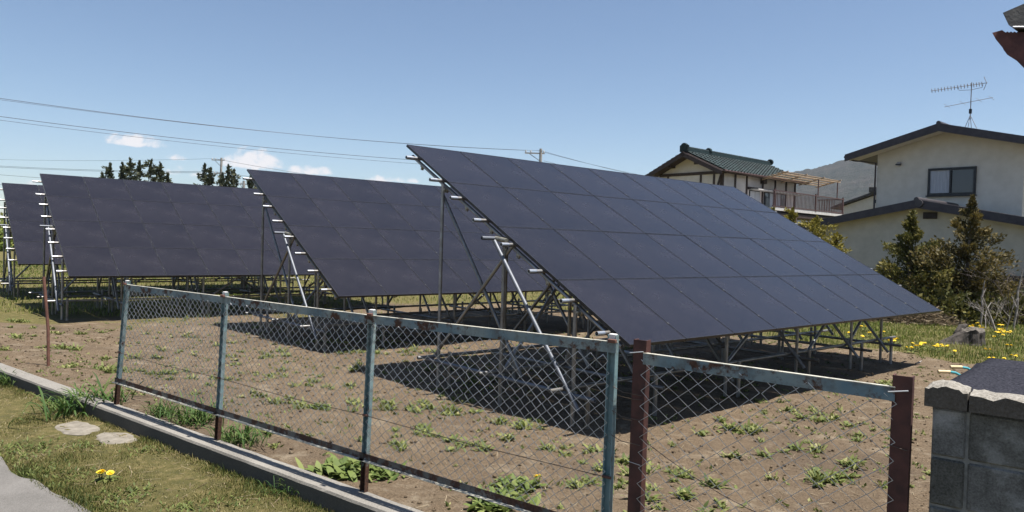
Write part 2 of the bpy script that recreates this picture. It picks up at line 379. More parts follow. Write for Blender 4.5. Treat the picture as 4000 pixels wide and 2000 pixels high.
    MT['meadow'] = leafy('meadow_grass', [(0, (.08, .13, .022)), (.4, (.19, .25, .045)), (.7, (.30, .31, .075)), (1, (.46, .40, .18))])
    MT['dry'] = leafy('dry_straw', [(0, (.2, .15, .09)), (.5, (.36, .28, .18)), (1, (.55, .46, .32))], .8)
    MT['tuft'] = leafy('lush_grass', [(0, (.03, .075, .015)), (.5, (.07, .14, .028)), (1, (.16, .21, .06))])
    MT['weed'] = leafy('weed_leaf', [(0, (.075, .105, .026)), (.45, (.16, .20, .05)), (.8, (.28, .29, .095)), (1, (.42, .39, .18))])
    MT['broad'] = leafy('broad_leaf', [(0, (.075, .12, .026)), (.5, (.17, .225, .055)), (1, (.33, .36, .125))])
    MT['yellow'] = simple('dandelion_yellow', (.78, .55, .015), (.85, .66, .03), 30, .6)
    MT['gold'] = leafy('golden_thuja', [(0, (.07, .07, .014)), (.45, (.24, .21, .035)), (1, (.46, .38, .075))])
    MT['thuja'] = leafy('green_thuja', [(0, (.045, .055, .016)), (.5, (.14, .14, .036)), (.8, (.25, .215, .06)), (1, (.36, .28, .085))])
    MT['bronze'] = leafy('bronze_thuja', [(0, (.045, .045, .016)), (.5, (.125, .105, .034)), (.8, (.22, .165, .05)), (1, (.33, .22, .07))])
    MT['pine'] = leafy('distant_conifer', [(0, (.025, .034, .018)), (.5, (.075, .088, .045)), (1, (.16, .16, .085))])
    MT['bark'] = simple('grey_bark', (.07, .05, .038), (.17, .135, .10), 14, .9, 0, .01, 50, stretch=(1, 1, .25))
    MT['twig'] = simple('bare_twig', (.09, .07, .06), (.19, .155, .135), 10, .85)
    MT['pale_bark'] = simple('pale_dead_wood', (.13, .11, .095), (.33, .30, .27), 12, .85, 0, .004, 60)
    MT['stump_side'] = simple('stump_bark', (.02, .017, .014), (.075, .062, .052), 11, .95, 0, .02, 26, stretch=(1, 1, .2))
    MT['stump_top'] = simple('stump_cut', (.05, .045, .036), (.14, .12, .10), 16, .95, 0, .01, 50)
    # buildings
    MT['stucco'] = simple('cream_stucco', (.52, .49, .435), (.58, .55, .495), 3, .9, 0, .004, 120)
    MT['stucco_lo'] = simple('lower_stucco', (.45, .425, .37), (.52, .49, .43), 3, .9, 0, .004, 120)
    MT['fascia'] = simple('dark_violet_roof_edge', (.026, .022, .03), (.045, .038, .046), 6, .6)
    MT['roofmetal'] = simple('dark_roof_sheet', (.035, .03, .034), (.06, .052, .056), 5, .5)
    MT['soffit'] = simple('soffit_paint', (.62, .58, .5), (.54, .5, .43), 4, .8)
    MT['plinth'] = simple('dark_plank_skirting', (.03, .022, .018), (.06, .045, .036), 8, .85)
    MT['winframe'] = simple('dark_aluminium', (.018, .02, .024), (.03, .032, .036), 8, .4, .5)
    t = NT('window_pane'); t.set((.055, .06, .07), .06, 0, .6); MT['pane'] = t.m
    MT['curtain'] = simple('lace_curtain', (.32, .34, .38), (.5, .52, .56), 5, .9, stretch=(14, 14, .4))
    MT['plaster'] = simple('white_plaster', (.62, .56, .52), (.7, .64, .6), 3, .9)
    MT['timber'] = simple('dark_timber', (.035, .022, .02), (.065, .042, .036), 10, .75)
    MT['tile'] = simple('green_glazed_tile', (.008, .017, .018), (.018, .030, .031), 8, .6, spec=.22, rv=.45)
    MT['awning'] = simple('weathered_awning_board', (.34, .24, .16), (.5, .38, .27), 6, .85)
    MT['balcony'] = simple('brown_painted_rail', (.075, .04, .038), (.11, .06, .055), 9, .6)
    MT['slabwhite'] = simple('pale_concrete_edge', (.5, .48, .46), (.6, .58, .56), 8, .85)
    MT['pole'] = simple('pole_concrete', (.24, .225, .21), (.34, .32, .3), 6, .9)
    MT['line'] = simple('black_cable', (.025, .025, .028), (.035, .035, .04), 2, .6)
    MT['antenna'] = simple('antenna_aluminium', (.26, .25, .26), (.34, .33, .34), 9, .5, .4)
    MT['tarp'] = simple('dark_tarpaulin', (.010, .011, .016), (.035, .035, .045), 90, .95, 0, .006, 70, spec=.1)
    MT['grip'] = simple('tan_grip', (.5, .38, .2), (.58, .46, .27), 20, .6)
    MT['tealtube'] = simple('teal_tube', (.05, .26, .30), (.08, .32, .36), 9, .4)
    MT['rubber'] = simple('tyre_rubber', (.015,) * 3, (.03,) * 3, 20, .8)
    MT['eave_dark'] = simple('old_slate_eave', (.035, .035, .036), (.075, .072, .07), 11, .85, 0, .004, 60)
    MT['eave_rust'] = simple('rusted_corrugated_sheet', (.05, .018, .016), (.125, .045, .036), 9, .8, 0, .004, 50)
    t = NT('wooded_hillside'); f = t.noise(.012, 8, .7); g = t.noise(.07, 6, .75)
    c = t.mix(.5, t.ramp(f, [(.35, (.010, .018, .012)), (.55, (.030, .030, .024)), (.7, (.055, .045, .040))]), t.ramp(g, [(.35, (.006, .010, .007)), (.65, (.070, .062, .054))]))
    t.set(c, .95, 0, .1, g, 6.0, 1.0); MT['hill'] = t.m
make_materials()

# ------------------------------------------------------------------ the ground, one sheet out to the horizon
def build_ground():
    def axis(lo, hi, step, far):
        c = list(np.arange(lo, hi, step)); k = step
        up_ = [c[-1]]; dn = [c[0]]
        while up_[-1] < far: k *= 1.16; up_.append(up_[-1] + k)
        k = step
        while dn[-1] > -far: k *= 1.16; dn.append(dn[-1] - k)
        return np.array(dn[:0:-1] + c + up_[1:])
    xs = axis(-9, 10, .075, 2600); ys = axis(2.5, 18, .075, 2600)
    X, Y = np.meshgrid(xs, ys); Z = ground_z(X, Y)
    nx = len(xs); i = np.arange(len(ys) - 1)[:, None] * nx + np.arange(nx - 1)[None]
    Fq = np.stack([i, i + 1, i + nx + 1, i + nx], -1).reshape(-1, 4)
    me = tri_mesh('ground', np.stack([X, Y, Z], -1).reshape(-1, 3), Fq, dict(grass=grass_mask(X, Y).ravel()), True)
    me.materials.append(MT['ground']); structure('ground', me)
build_ground()

def build_road():
    edge = [gpt(x, y, .13) for x, y in ((0, 1780), (43, 1828), (87, 1858), (144, 1870), (193, 1905), (260, 1938), (308, 1963), (361, 2000))]
    ts = [tdist(p[0], p[1]) for p in edge]; ss = [sdist(p[0], p[1]) for p in edge]
    T = np.arange(-9, 12, .07); S = np.interp(T, ts, ss) + (fbm(T * 2.3, T * 0 + 3, 4, 31) - .5) * .11
    mb = MB(); top = [fpt(t, s, .122) for t, s in zip(T, S)]; far = [fpt(t, -6.5, .115) for t in T]; low = [fpt(t, s + .02, .07) for t, s in zip(T, S)]
    n = len(T); mb.add(top + far + low, [(i, n + i, n + i + 1, i + 1) for i in range(n - 1)] + [(2 * n + i, i, i + 1, 2 * n + i + 1) for i in range(n - 1)])
    structure('road', mb.mesh('road', MT['road']))
build_road()

def build_kerb():
    T = np.arange(-8.5, 5.75, .06); mb = MB(); prof = [(-.148, .02), (-.150, .252), (-.140, KZ), (.024, KZ), (.034, .258), (.036, .02)]
    vs = []
    for i, t in enumerate(T):
        for j, (s, z) in enumerate(prof):
            w = (vnoise(np.array([t * 7.0]), np.array([j * 3.7]), 40)[0] - .5); chip = max(0, vnoise(np.array([t * 3.1]), np.array([j * 9.0]), 47)[0] - .86) * .05 if j in (1, 2, 3, 4) else 0
            vs.append(fpt(t, s + w * .0025 + (chip if j < 3 else -chip), z + w * .003 - chip * .6))
    n = len(prof); fs = [(i * n + j, i * n + j + 1, (i + 1) * n + j + 1, (i + 1) * n + j) for i in range(len(T) - 1) for j in range(n - 1)]
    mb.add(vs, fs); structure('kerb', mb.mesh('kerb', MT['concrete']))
build_kerb()

def build_hill():
    n = 420; m = 26; J, I = np.meshgrid(np.arange(m), np.arange(n), indexing='ij'); r = 900 + J / (m - 1) * 1300; az = -.05 + 1.05 * I / (n - 1); px = 2000 + F_PX * np.tan(az)
    # crest line seen above the houses, falling away to the left
    el = np.interp(px, [2000, 2500, 2750, 2920, 3060, 3200, 3300, 3400, 3550, 3800, 4400], [-.01, .0, .035, .082, .1105, .121, .133, .146, .146, .130, .09])
    k = np.where(J <= 12, np.sin(np.minimum(1, J / 12) * np.pi / 2), np.cos((J - 12) / (m - 13) * np.pi / 2)); x, y = r * np.sin(az), r * np.cos(az)
    z = el * 1524 * np.cos(az) * k * np.where(J < 12, r / 1524, 1) + (fbm(x * .012, y * .012, 4, 60) - .5) * 9 * k + (vnoise(x * .11, y * .11, 77) + vnoise(x * .23, y * .23, 78) - 1) * 4 * k
    i = J[:-1, :-1] * n + I[:-1, :-1]; F = np.stack([i, i + 1, i + n + 1, i + n], -1).reshape(-1, 4)
    me = tri_mesh('hill', np.stack([x, y, z - 3], -1).reshape(-1, 3), F, None, True); me.materials.append(MT['hill']); structure('hill', me)
build_hill()

# ------------------------------------------------------------------ solar arrays
TB = math.tan(BE); GW = -1.0384 - (CZ - 1.0384) + 1.0384     # ground level in the array's own height (0 at the lower panel edge)
GW = -PZ
def sl(s, perp, u):
    """point on the slope: s up the panel, perp off it (local u, v, w)"""
    return np.array([u, s * math.cos(BE) - perp * math.sin(BE), s * math.sin(BE) + perp * math.cos(BE)])
FRAMES = [0.0, 1.2, 3.05, 5.05, 6.95, 8.2]
PURLIN = [.303, .923, 1.543, 2.165, 2.785, 3.407, 3.95, 4.677]
def module_mesh():
    w, h, d = PW - .010, PH - .008, .006
    g = MB().box((w / 2, h / 2, -.004), (w - .02, h - .02, d)).mesh('glass_pane', MT['glass'])
    fr = MB()
    for c, s in (((w / 2, .006, -.017), (w, .012, .036)), ((w / 2, h - .006, -.017), (w, .012, .036)), ((.006, h / 2, -.017), (.012, h - .024, .036)), ((w - .006, h / 2, -.017), (.012, h - .024, .036))): fr.box(c, s)
    return g, fr.mesh('frame', MT['frame'])
def build_array(name, org, label):
    root = thing('solar_array', label, 'solar array', (org[0], org[1], PZ), TH, 'solar arrays standing one behind the other on the plot')
    g, fr = module_mesh()
    for i in range(9):
        for j in range(4):
            p = sl(j * PH + .004, 0, i * PW + .005)
            o = link('solar_panel', g, root, p, (BE + rng.normal(0, .0009), rng.normal(0, .0009), 0)); link('frame', fr, o)
    cl = MB().bevbox((0, 0, .001), (.02, .024, .008), .002).mesh('panel_clamp', MT['bolt'])
    for i in range(1, 9):
        for k, s in enumerate(PURLIN): link('panel_clamp', cl, root, sl(s, 0.002, i * PW), (BE, 0, 0))
    R = .0243
    for k, s in enumerate(PURLIN):
        o0 = -.17 - .03 * rng.random(); MB().tube([sl(s, -.06, o0), sl(s, -.06, 9.02 + .1 * rng.random())], R, 12, hollow=True).build('purlin', MT['pipe'], root)
        MB().tube([sl(s, -.06, o0 - .001), sl(s, -.06, o0 + .11)], R + .0015, 12, hollow=True).build('sunlit_pipe_end', MT['sunlit_end'], root)  # purlin end wrapped in the brighter metal that stands for sunlight
    wing = MB().bevbox((0, 0, -.02), (.05, .06, .03), .006).box((.0, .02, -.05), (.012, .012, .05)).box((0, -.02, -.045), (.03, .008, .04)).mesh('clamp', MT['clamp'])
    for fi, u in enumerate(FRAMES):
        ur = u + .06
        raf = MB().tube([sl(.12, -.112, ur), sl(4.88, -.112, ur)], R, 10, hollow=True).build('rafter', MT['pipe'], root)
        for s in PURLIN: link('clamp', wing, raf, sl(s - .12, -.112, ur), (BE, 0, 0))
        for v, top in ((.80, .80 * TB - .105), (2.07, 2.07 * TB - .14), (3.44, 3.44 * TB - .10)):
            lean = rng.normal(0, .006, 2)
            p = MB().tube([(u + lean[0], v + lean[1], GW - .15), (u, v, top)], R, 10).build('post', MT['pipe'], root)
            for w in (-.62, top - .05): link('clamp', wing, p, (u + .012, v - .01, w), (0, 0, rng.random() * .4))
            if v != 2.07:
                MB().tube([(u + .08, v - .16, GW - .15), (u + .08, v - .16, -.5 - .06 * rng.random())], .027, 10).build('pile', MT['pipe'], root)
            else:
                MB().tube([(u + .1, v + .12, GW - .15), (u + .1, v + .12, -.52)], .027, 10).build('pile', MT['pipe'], root)
        MB().tube([(u + .05, 3.5, 1.66), (u + .05, 1.72, -.62)], R, 10).build('brace', MT['pipe'], root)
        MB().tube([(u + .03, 1.93, 1.0), (u + .03, 3.62, -.66)], R, 10).build('brace', MT['pipe'], root)
        MB().tube([(u - .09, 2.16, 1.04), (u - .09, .62, -.80)], R, 10, hollow=True).build('brace', MT['pipe_bright'] if fi == 0 else MT['pipe'], root)
        MB().tube([(u - .045, .42, -.655), (u - .045, 3.66, -.665)], R, 10, hollow=True).build('base_pipe', MT['pipe_bright'] if fi == 0 else MT['pipe'], root)
        if fi == 0:
            MB().tube([(-.26, 2.2, 1.07), (.35, 2.2, 1.07)], R, 12, hollow=True).build('stub_pipe', MT['pipe_bright'], root)
            st = MB().tube([(-.04, 2.2, 1.07), (-.04, 1.98, 1.045)], .03, 8).build('coupler', MT['clamp'], root)
    for v, w in ((.86, -.60), (2.13, -.61), (3.50, -.61)):
        MB().tube([(-.3, v, w), (9.0, v, w)], R, 10, hollow=True).build('base_pipe', MT['pipe'], root)
    for u0, w0, u1, w1 in ((4.45, .22, 3.2, -.62), (6.75, .22, 5.6, -.62), (7.05, -.62, 8.15, .25)):
        MB().tube([(u0, .9, w0), (u1, .9, w1)], R, 10).build('brace', MT['pipe'], root)
    for u0, w0, u1, w1 in ((.1, -.62, 1.15, .6), (3.1, .75, 5.0, -.6), (8.1, .8, 7.0, -.6)):
        MB().tube([(u0, 2.14, w0), (u1, 2.14, w1)], R, 10).build('brace', MT['pipe'], root)
    pts = [(.3 + .25 * k, 3.3 + .02 * math.sin(k), 1.62 - .07 * math.sin(k * 1.3) ** 2) for k in range(30)]
    MB().tube(pts, .006, 5).build('cable', MT['line'], root)
    return root
LBL = dict(front='dark solar array on pipe racking directly behind the gate panel of the fence',
           second='dark solar array on pipe racking with one array before it and two behind it',
           third='dark solar array on pipe racking whose near end stands by the rusty pole',
           last='dark solar array farthest from the fence, mostly hidden by the array before it')
proto = build_array('front', ORG['front'], LBL['front'])
for k in ('second', 'third', 'last'):
    c = copy_tree(proto); c.location = (ORG[k][0], ORG[k][1], PZ); c['label'] = LBL[k]

# ------------------------------------------------------------------ fence
def chain_link(t0, t1, z0, z1, dw, dh, name, parent, org, lean0=0, lean1=0, sag=0, seed=0, r=.0024):
    """woven zigzag wires; each wire runs from top to bottom and hooks its neighbour at every knot"""
    rg = np.random.default_rng(seed); mb = MB(); n = int(round((t1 - t0) / (dw / 2))); rows = int(round((z1 - z0) / (dh / 2)))
    dt = (t1 - t0) / n; dz = (z1 - z0) / rows
    for i in range(n):
        pts = []
        for j in range(rows + 1):
            z = z0 + j * dz; odd = (i + j) % 2
            f = (i + odd) / n; t = t0 + (t1 - t0) * f; k = (z - z0) / (z1 - z0)
            lean = (lean0 * (1 - f) + lean1 * f) * (z - KZ)
            bow = math.sin(math.pi * min(max(f, 0), 1)) * math.sin(math.pi * k)
            jt = rg.normal(0, .0022); js = rg.normal(0, .003)
            hook = .0022 * (1 if odd else -1)
            wave = (vnoise(np.array([t * 3.0]), np.array([z * 3.0]), seed + 5)[0] - .5) * .03 * bow
            pts.append(fpt(t + lean + jt + wave * .5 - .0012 * (1 if odd else -1), -.004 + hook + sag * bow + wave + js, z - sag * .3 * bow) - org)
        mb.tube(pts, r, 4, caps=False)
    return mb.build(name, MT['wire'], parent)
def channel(mb, base, top, w, d, th, ax, ay, lip=0):
    """C-channel post: web towards -ay, flanges pointing +ay"""
    prof = [(-w / 2, 0), (w / 2, 0), (w / 2, d), (w / 2 - th, d), (w / 2 - th, th), (-w / 2 + th, th), (-w / 2 + th, d), (-w / 2, d)]
    mb.sweep(prof, base, top, ax, ay)
def rail(parent, p0, p1):
    Zv = np.array([0, 0, 1.0]); r = MB().sweep([(0, -.0045), (0, -.060), (.004, -.060), (.004, -.0045)], p0, p1, FI, Zv).build('top_rail', MT['teal_rail'], parent)
    MB().sweep([(-.001, 0), (-.001, -.004), (.022, -.004), (.022, 0)], p0, p1, FI, Zv).build('ledge', MT['sunlit_ledge'], r)
def build_fence():
    org = fpt(0, 0, KZ)
    f = thing('chain_link_fence', 'faded blue chain-link fence of three bays standing on the concrete kerb', 'fence', org)
    T = [0, 1.912, 3.812, 5.762]; LEAN = [.150, .058, .033, .006]; TOP = [1.52, 1.525, 1.525, 1.55]
    def pt(i, z, ds=0, dt=0): return fpt(T[i] + LEAN[i] * (z - KZ) + dt, ds, z) - org
    for i in range(4):
        base = pt(i, KZ - .01); top = pt(i, TOP[i] + .035)
        mb = MB(); channel(mb, base + FI * .03, top + FI * .03, .05, .034, .004, FD, -FI); p = mb.build('post', MT['teal'], f)
        MB().bevbox(pt(i, TOP[i] + .005, -.02, .012), (.05, .02, .02), .003, (FD, FI, (0, 0, 1))).build('bracket', MT['rustpole'], p)
        MB().bevbox(pt(i, TOP[i] + .02, .012, .0), (.04, .028, .04), .003, (FD, FI, (0, 0, 1))).build('cap', MT['slabwhite'], p)
        MB().tube([pt(i, KZ + .55, -.012, -.02), pt(i, KZ + .55, -.012, .03)], .008, 6).build('bolt', MT['rustpole'], p)
    for i in range(3):
        a0 = pt(i, TOP[i], -.006, -.02); a1 = pt(i + 1, TOP[i + 1], -.006, .028)
        rail(f, a0, a1)
        b0 = pt(i, KZ + .235, -.008, -.03); b1 = pt(i + 1, KZ + .235, -.008, .03)
        br = MB().sweep([(-.036, 0), (-.0045, 0), (-.0045, .004), (-.036, .004)], b0, b1, FI, np.array([0, 0, 1.0])).build('bottom_rail', MT['sunlit_ledge'], f)
        MB().sweep([(-.004, 0), (0, 0), (0, .046), (-.004, .046)], b0, b1, FI, np.array([0, 0, 1.0])).build('flange', MT['teal_low'], br)
        chain_link(T[i] + .01, T[i + 1] - .01, KZ + .24, TOP[i] - .05, .080, .067, 'wire_mesh', f, org, LEAN[i], LEAN[i + 1], (.05, .012, .008)[i], 11 + i)
        MB().tube([pt(i, KZ + .55, -.014), (pt(i, KZ + .55, -.014) + pt(i + 1, KZ + .55, -.014)) / 2 - [0, 0, .012], pt(i + 1, KZ + .55, -.014)], .0024, 5).build('tension_wire', MT['oldwire'], f)
    # --- narrow gate panel between two red posts
    g0, g1 = 5.93, 7.150; org = fpt(g0, 0, .12)
    g = thing('fence_gate', 'narrow chain-link panel hung between two dark red steel posts beside the block wall', 'gate', org)
    for t, top in ((g0, 1.575), (g1, 1.555)):
        mb = MB(); channel(mb, fpt(t, .0, .02) - org, fpt(t + .006, .0, top) - org, .075, .05, .006, FD * (1 if t == g0 else 1), FI if t == g0 else FI); p = mb.build('post', MT['redpost'], g)
        MB().tube([fpt(t - .045, -.012, top - .072) - org, fpt(t + .03, -.008, top - .058) - org], .003, 6).build('wire_tie', MT['wire'], p)
        for z in (1.26, .93, .62): MB().tube([fpt(t - .04, -.006, z) - org, fpt(t + .035, -.007, z + .012 * rng.normal()) - org], .0018, 5).build('wire_tie', MT['oldwire'] if z > 1 else MT['wire'], p)
    Lf = [(0, 0), (0, -.060), (.004, -.060), (.004, -.004), (.038, -.004), (.038, 0)]
    rail(g, fpt(g0 + .03, -.008, 1.512) - org, fpt(g1 - .02, -.008, 1.506) - org)
    MB().sweep(Lf, fpt(g0 + .03, -.008, .36) - org, fpt(g1 - .02, -.008, .36) - org, FI, np.array([0, 0, 1.0])).build('bottom_rail', MT['teal_low'], g)
    chain_link(g0 + .02, g1 - .01, .34, 1.475, .103, .080, 'wire_mesh', g, org, 0, 0, .02, 31, .0023)
    MB().tube([fpt(g0 + .03 + (g1 - g0 - .05) * k / 8, -.014, 1.07 - .26 * k / 8 - .1 * math.sin(math.pi * k / 8)) - org for k in range(9)], .0022, 5).build('tension_wire', MT['oldwire'], g)
    # wires tying the last blue post to the first red one
    for z in (1.30, 1.17, 1.04): MB().tube([fpt(5.79, -.01, z + .012) - org, fpt(5.85, -.015, z - .008) - org, fpt(5.96, -.012, z - .012) - org], .0022, 5).build('wire_tie', MT['oldwire'], g)
build_fence()

def build_pole():
    b = gpt(190, 1457, .10); b[2] = .0
    o = MB().tube([(0, 0, -.05), (-.03, .02, .7), (-.12, .05, 1.40)], .020, 10, hollow=True).build('rusty_pole', MT['rustpole'], None, b)
    tag(o, 'leaning rusty brown steel pole standing alone in the soil inside the kerb', 'pole')
build_pole()

# ------------------------------------------------------------------ block wall, covered stack, wheelbarrow, eave
def build_wall():
    org = fpt(7.26, 0, .1)
    w = thing('block_wall', 'grey concrete block wall with rough capping stones beside the red gate post', 'wall', org)
    ax = (FD, FI, (0, 0, 1)); z = 1.445
    for r in range(7):
        zz = z - .1 - r * .203; offs = [0, .128] + [.128 + .40 * k for k in range(1, 8)]
        for i in range(len(offs) - 1):
            l = offs[i + 1] - offs[i]
            MB().bevbox(fpt(7.264 + offs[i] + l / 2, .06 + rng.normal(0, .0012), zz) - org, (l - .011, .112, .192), .007, ax).build('block', MT['block'], w)
    MB().box(fpt(7.264 + 1.42, .06, .75) - org, (2.83, .094, 1.38), ax).build('mortar', MT['mortar'], w)
    c0 = 0
    for i, (l, h0, h1) in enumerate(((.155, .075, .062), (.40, .072, .07), (.4, .07, .068), (.4, .072, .07), (.4, .07, .07), (.4, .07, .07), (.4, .07, .07), (.3, .07, .07))):
        mb = MB(); n = 10; m = 6; vs = []
        for a_ in range(n + 1):
            for b_ in range(m + 1):
                t = 7.238 + c0 + .003 + (l - .006) * a_ / n; s = -.028 + .176 * b_ / m
                edge = min(a_, n - a_, b_ * 1.5, (m - b_) * 1.5); zt = z + .004 + h0 - (0 if edge > 0 else .004 + .006 * rng.random()) + rng.normal(0, .0035) + (.018 * math.sin(a_ / n * math.pi) if i == 0 else 0)
                vs.append(fpt(t, s, zt) - org)
        low = [fpt(7.238 + c0 + .003 + (l - .006) * a_ / n, -.028 + .176 * b_ / m, z + .004) - org for a_ in range(n + 1) for b_ in range(m + 1)]
        q = m + 1; N0 = len(vs); fs = [(a_ * q + b_, (a_ + 1) * q + b_, (a_ + 1) * q + b_ + 1, a_ * q + b_ + 1) for a_ in range(n) for b_ in range(m)]
        ring = [a_ * q for a_ in range(n + 1)] + [n * q + b_ for b_ in range(1, m + 1)] + [a_ * q + m for a_ in range(n - 1, -1, -1)] + [b_ for b_ in range(m - 1, 0, -1)]
        fs += [(ring[k], N0 + ring[k], N0 + ring[(k + 1) % len(ring)], ring[(k + 1) % len(ring)]) for k in range(len(ring))]
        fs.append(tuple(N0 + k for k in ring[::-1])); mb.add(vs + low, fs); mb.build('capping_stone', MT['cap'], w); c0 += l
build_wall()

def build_stack():
    c = dpt(3640, 1525, 3.34); r = dpt(3868, 1398, 4.12); far = r + E * 1.6; near = c + E * 1.6
    org = np.array([c[0], c[1], .1]); s = thing('tarp_covered_stack', 'low stack under a dark tarpaulin just behind the block wall', 'stack', org)
    n = 26; m = 26; vs = []
    for i in range(n + 1):
        for j in range(m + 1):
            a_, b_ = i / n, j / m; p = (c * (1 - a_) + r * a_) * (1 - b_) + (near * (1 - a_) + far * a_) * b_
            z = p[2] + (fbm(np.array([p[0] * 5]), np.array([p[1] * 5]), 3, 70)[0] - .5) * .05 * min(1, b_ * 8) + .035 * math.exp(-((a_ - .72) / .06) ** 2) * (.4 + b_)
            vs.append((p[0], p[1], z) - org)
    q = m + 1; fs = [(i * q + j, (i + 1) * q + j, (i + 1) * q + j + 1, i * q + j + 1) for i in range(n) for j in range(m)]
    ring = [i * q for i in range(n + 1)] + [n * q + j for j in range(1, m + 1)] + [i * q + m for i in range(n - 1, -1, -1)] + [j for j in range(m - 1, 0, -1)]
    k0 = len(vs); cen = np.mean(np.array(vs), 0)
    for t in ring:
        p = np.array(vs[t]); d = p - cen; d[2] = 0; d /= np.linalg.norm(d); vs.append(p - [0, 0, .22 + .05 * rng.random()] - d * .02 * rng.random())
    fs += [(ring[k], k0 + k, k0 + (k + 1) % len(ring), ring[(k + 1) % len(ring)]) for k in range(len(ring))]
    MB().add(vs, fs, True).build('tarpaulin', MT['tarp'], s)
    # the stacked timber below it
    lo = c * .96 + (far) * .04; 
    for k in range(5):
        for q_ in range(6):
            p = c + (r - c) * (.12 + .155 * k) + E * .1; p2 = p + E * 1.35; zz = .17 + .2 * q_
            MB().box(((p + p2) / 2 * [1, 1, 0] + [0, 0, zz]) - org, (1.35, .14, .17), (E, A, (0, 0, 1))).build('timber', MT['bark'], s)
build_stack()

def build_barrow():
    h1 = dpt(3664, 1451, 9.0); h2 = dpt(3712, 1433, 9.25); base = np.array([h1[0] + .7, h1[1] - .1, 0]); dirv = (dpt(3770, 1468, 9.0) - h1); dirv[2] = 0; dirv /= np.linalg.norm(dirv)
    org = base; w = thing('wheelbarrow', 'wheelbarrow with tan grips on teal handles behind the tarpaulin-covered stack', 'wheelbarrow', org)
    for h in (h1, h2):
        d = dirv
        p = [h + d * .14, h + d * .22 - [0, 0, .01], h + d * .32 - [0, 0, .06], h + d * .55 - [0, 0, .17], h + d * 1.0 - [0, 0, .24]]
        t = MB().tube([x - org for x in p], .016, 8).build('handle', MT['tealtube'], w)
        MB().tube([h - org, h + d * .15 - org], .021, 8).build('grip', MT['grip'], t)
        MB().tube([h + d * .62 - [0, 0, .19] - org, (h + d * .55) * [1, 1, 0] - org], .016, 8).build('leg', MT['tealtube'], w)
    mid = (h1 + h2) / 2; pv = (h2 - h1); pv[2] = 0; pv /= np.linalg.norm(pv); c = mid + dirv * .95; c[2] = .45
    a1 = MB(); vs = []
    for zz, k in ((-.18, .62), (.13, 1.0)):
        for sx, sy in ((-1, -1), (1, -1), (1, 1), (-1, 1)): vs.append(c + dirv * .38 * k * sx + pv * .28 * k * sy + [0, 0, zz] - org)
    a1.add(vs, [(0, 1, 2, 3), (0, 4, 5, 1), (1, 5, 6, 2), (2, 6, 7, 3), (3, 7, 4, 0)]); a1.build('tray', MT['tealtube'], w)
    wc = c + dirv * .55; wc[2] = .18
    MB().tube([wc + .15 * (math.cos(k * math.pi / 8) * dirv + math.sin(k * math.pi / 8) * np.array([0, 0, 1])) - org for k in range(17)], .035, 8, caps=False).build('wheel', MT['rubber'], w)
build_barrow()

def build_eave():
    """corner of the old shed roof that hangs in from the right"""
    D = 4.2; P = lambda x, y, d=D: dpt(x, y, d)
    org = P(4000, 200) * [1, 1, 0]
    s = thing('shed', 'old shed whose slate eave and rusted corrugated sheet hang above the block wall', 'shed', org)
    v = A * .9
    top = [P(3917, 50), P(4000, 14), P(4300, -110), P(4300, 130), P(4000, 106), P(3955, 108), P(3940, 98)]
    MB().prism([p - org for p in top], v).build('slate_eave', MT['eave_dark'], s)
    prof = [P(3865, 121), P(3904, 110), P(3911, 118)]
    for k in range(14): prof.append(P(3911 + k * 7, 117 + (3.5 if k % 2 else -1.5)))
    prof += [P(4300, 112), P(4300, 520), P(4080, 380), P(4000, 288), P(3992, 262), P(3945, 214), P(3925, 208), P(3911, 190), P(3906, 180), P(3880, 148)]
    MB().prism([p + A * .05 - org for p in prof], A * .7).build('rusted_sheet', MT['eave_rust'], s)
    lip = [P(3955 + 6 * k, 105.5 + (k % 2) * .8, D - .03) - org for k in range(9)]
    MB().tube(lip, .006, 6).build('gutter_wire', MT['wire'], s)
    w0 = org + np.array([.55, .1, 0])
    MB().box(w0 + A * .6 + E * .9 + [0, 0, 1.5] - org, (1.8, 1.2, 3.0), (E, A, (0, 0, 1))).build('wall', MT['plinth'], s)
build_eave()

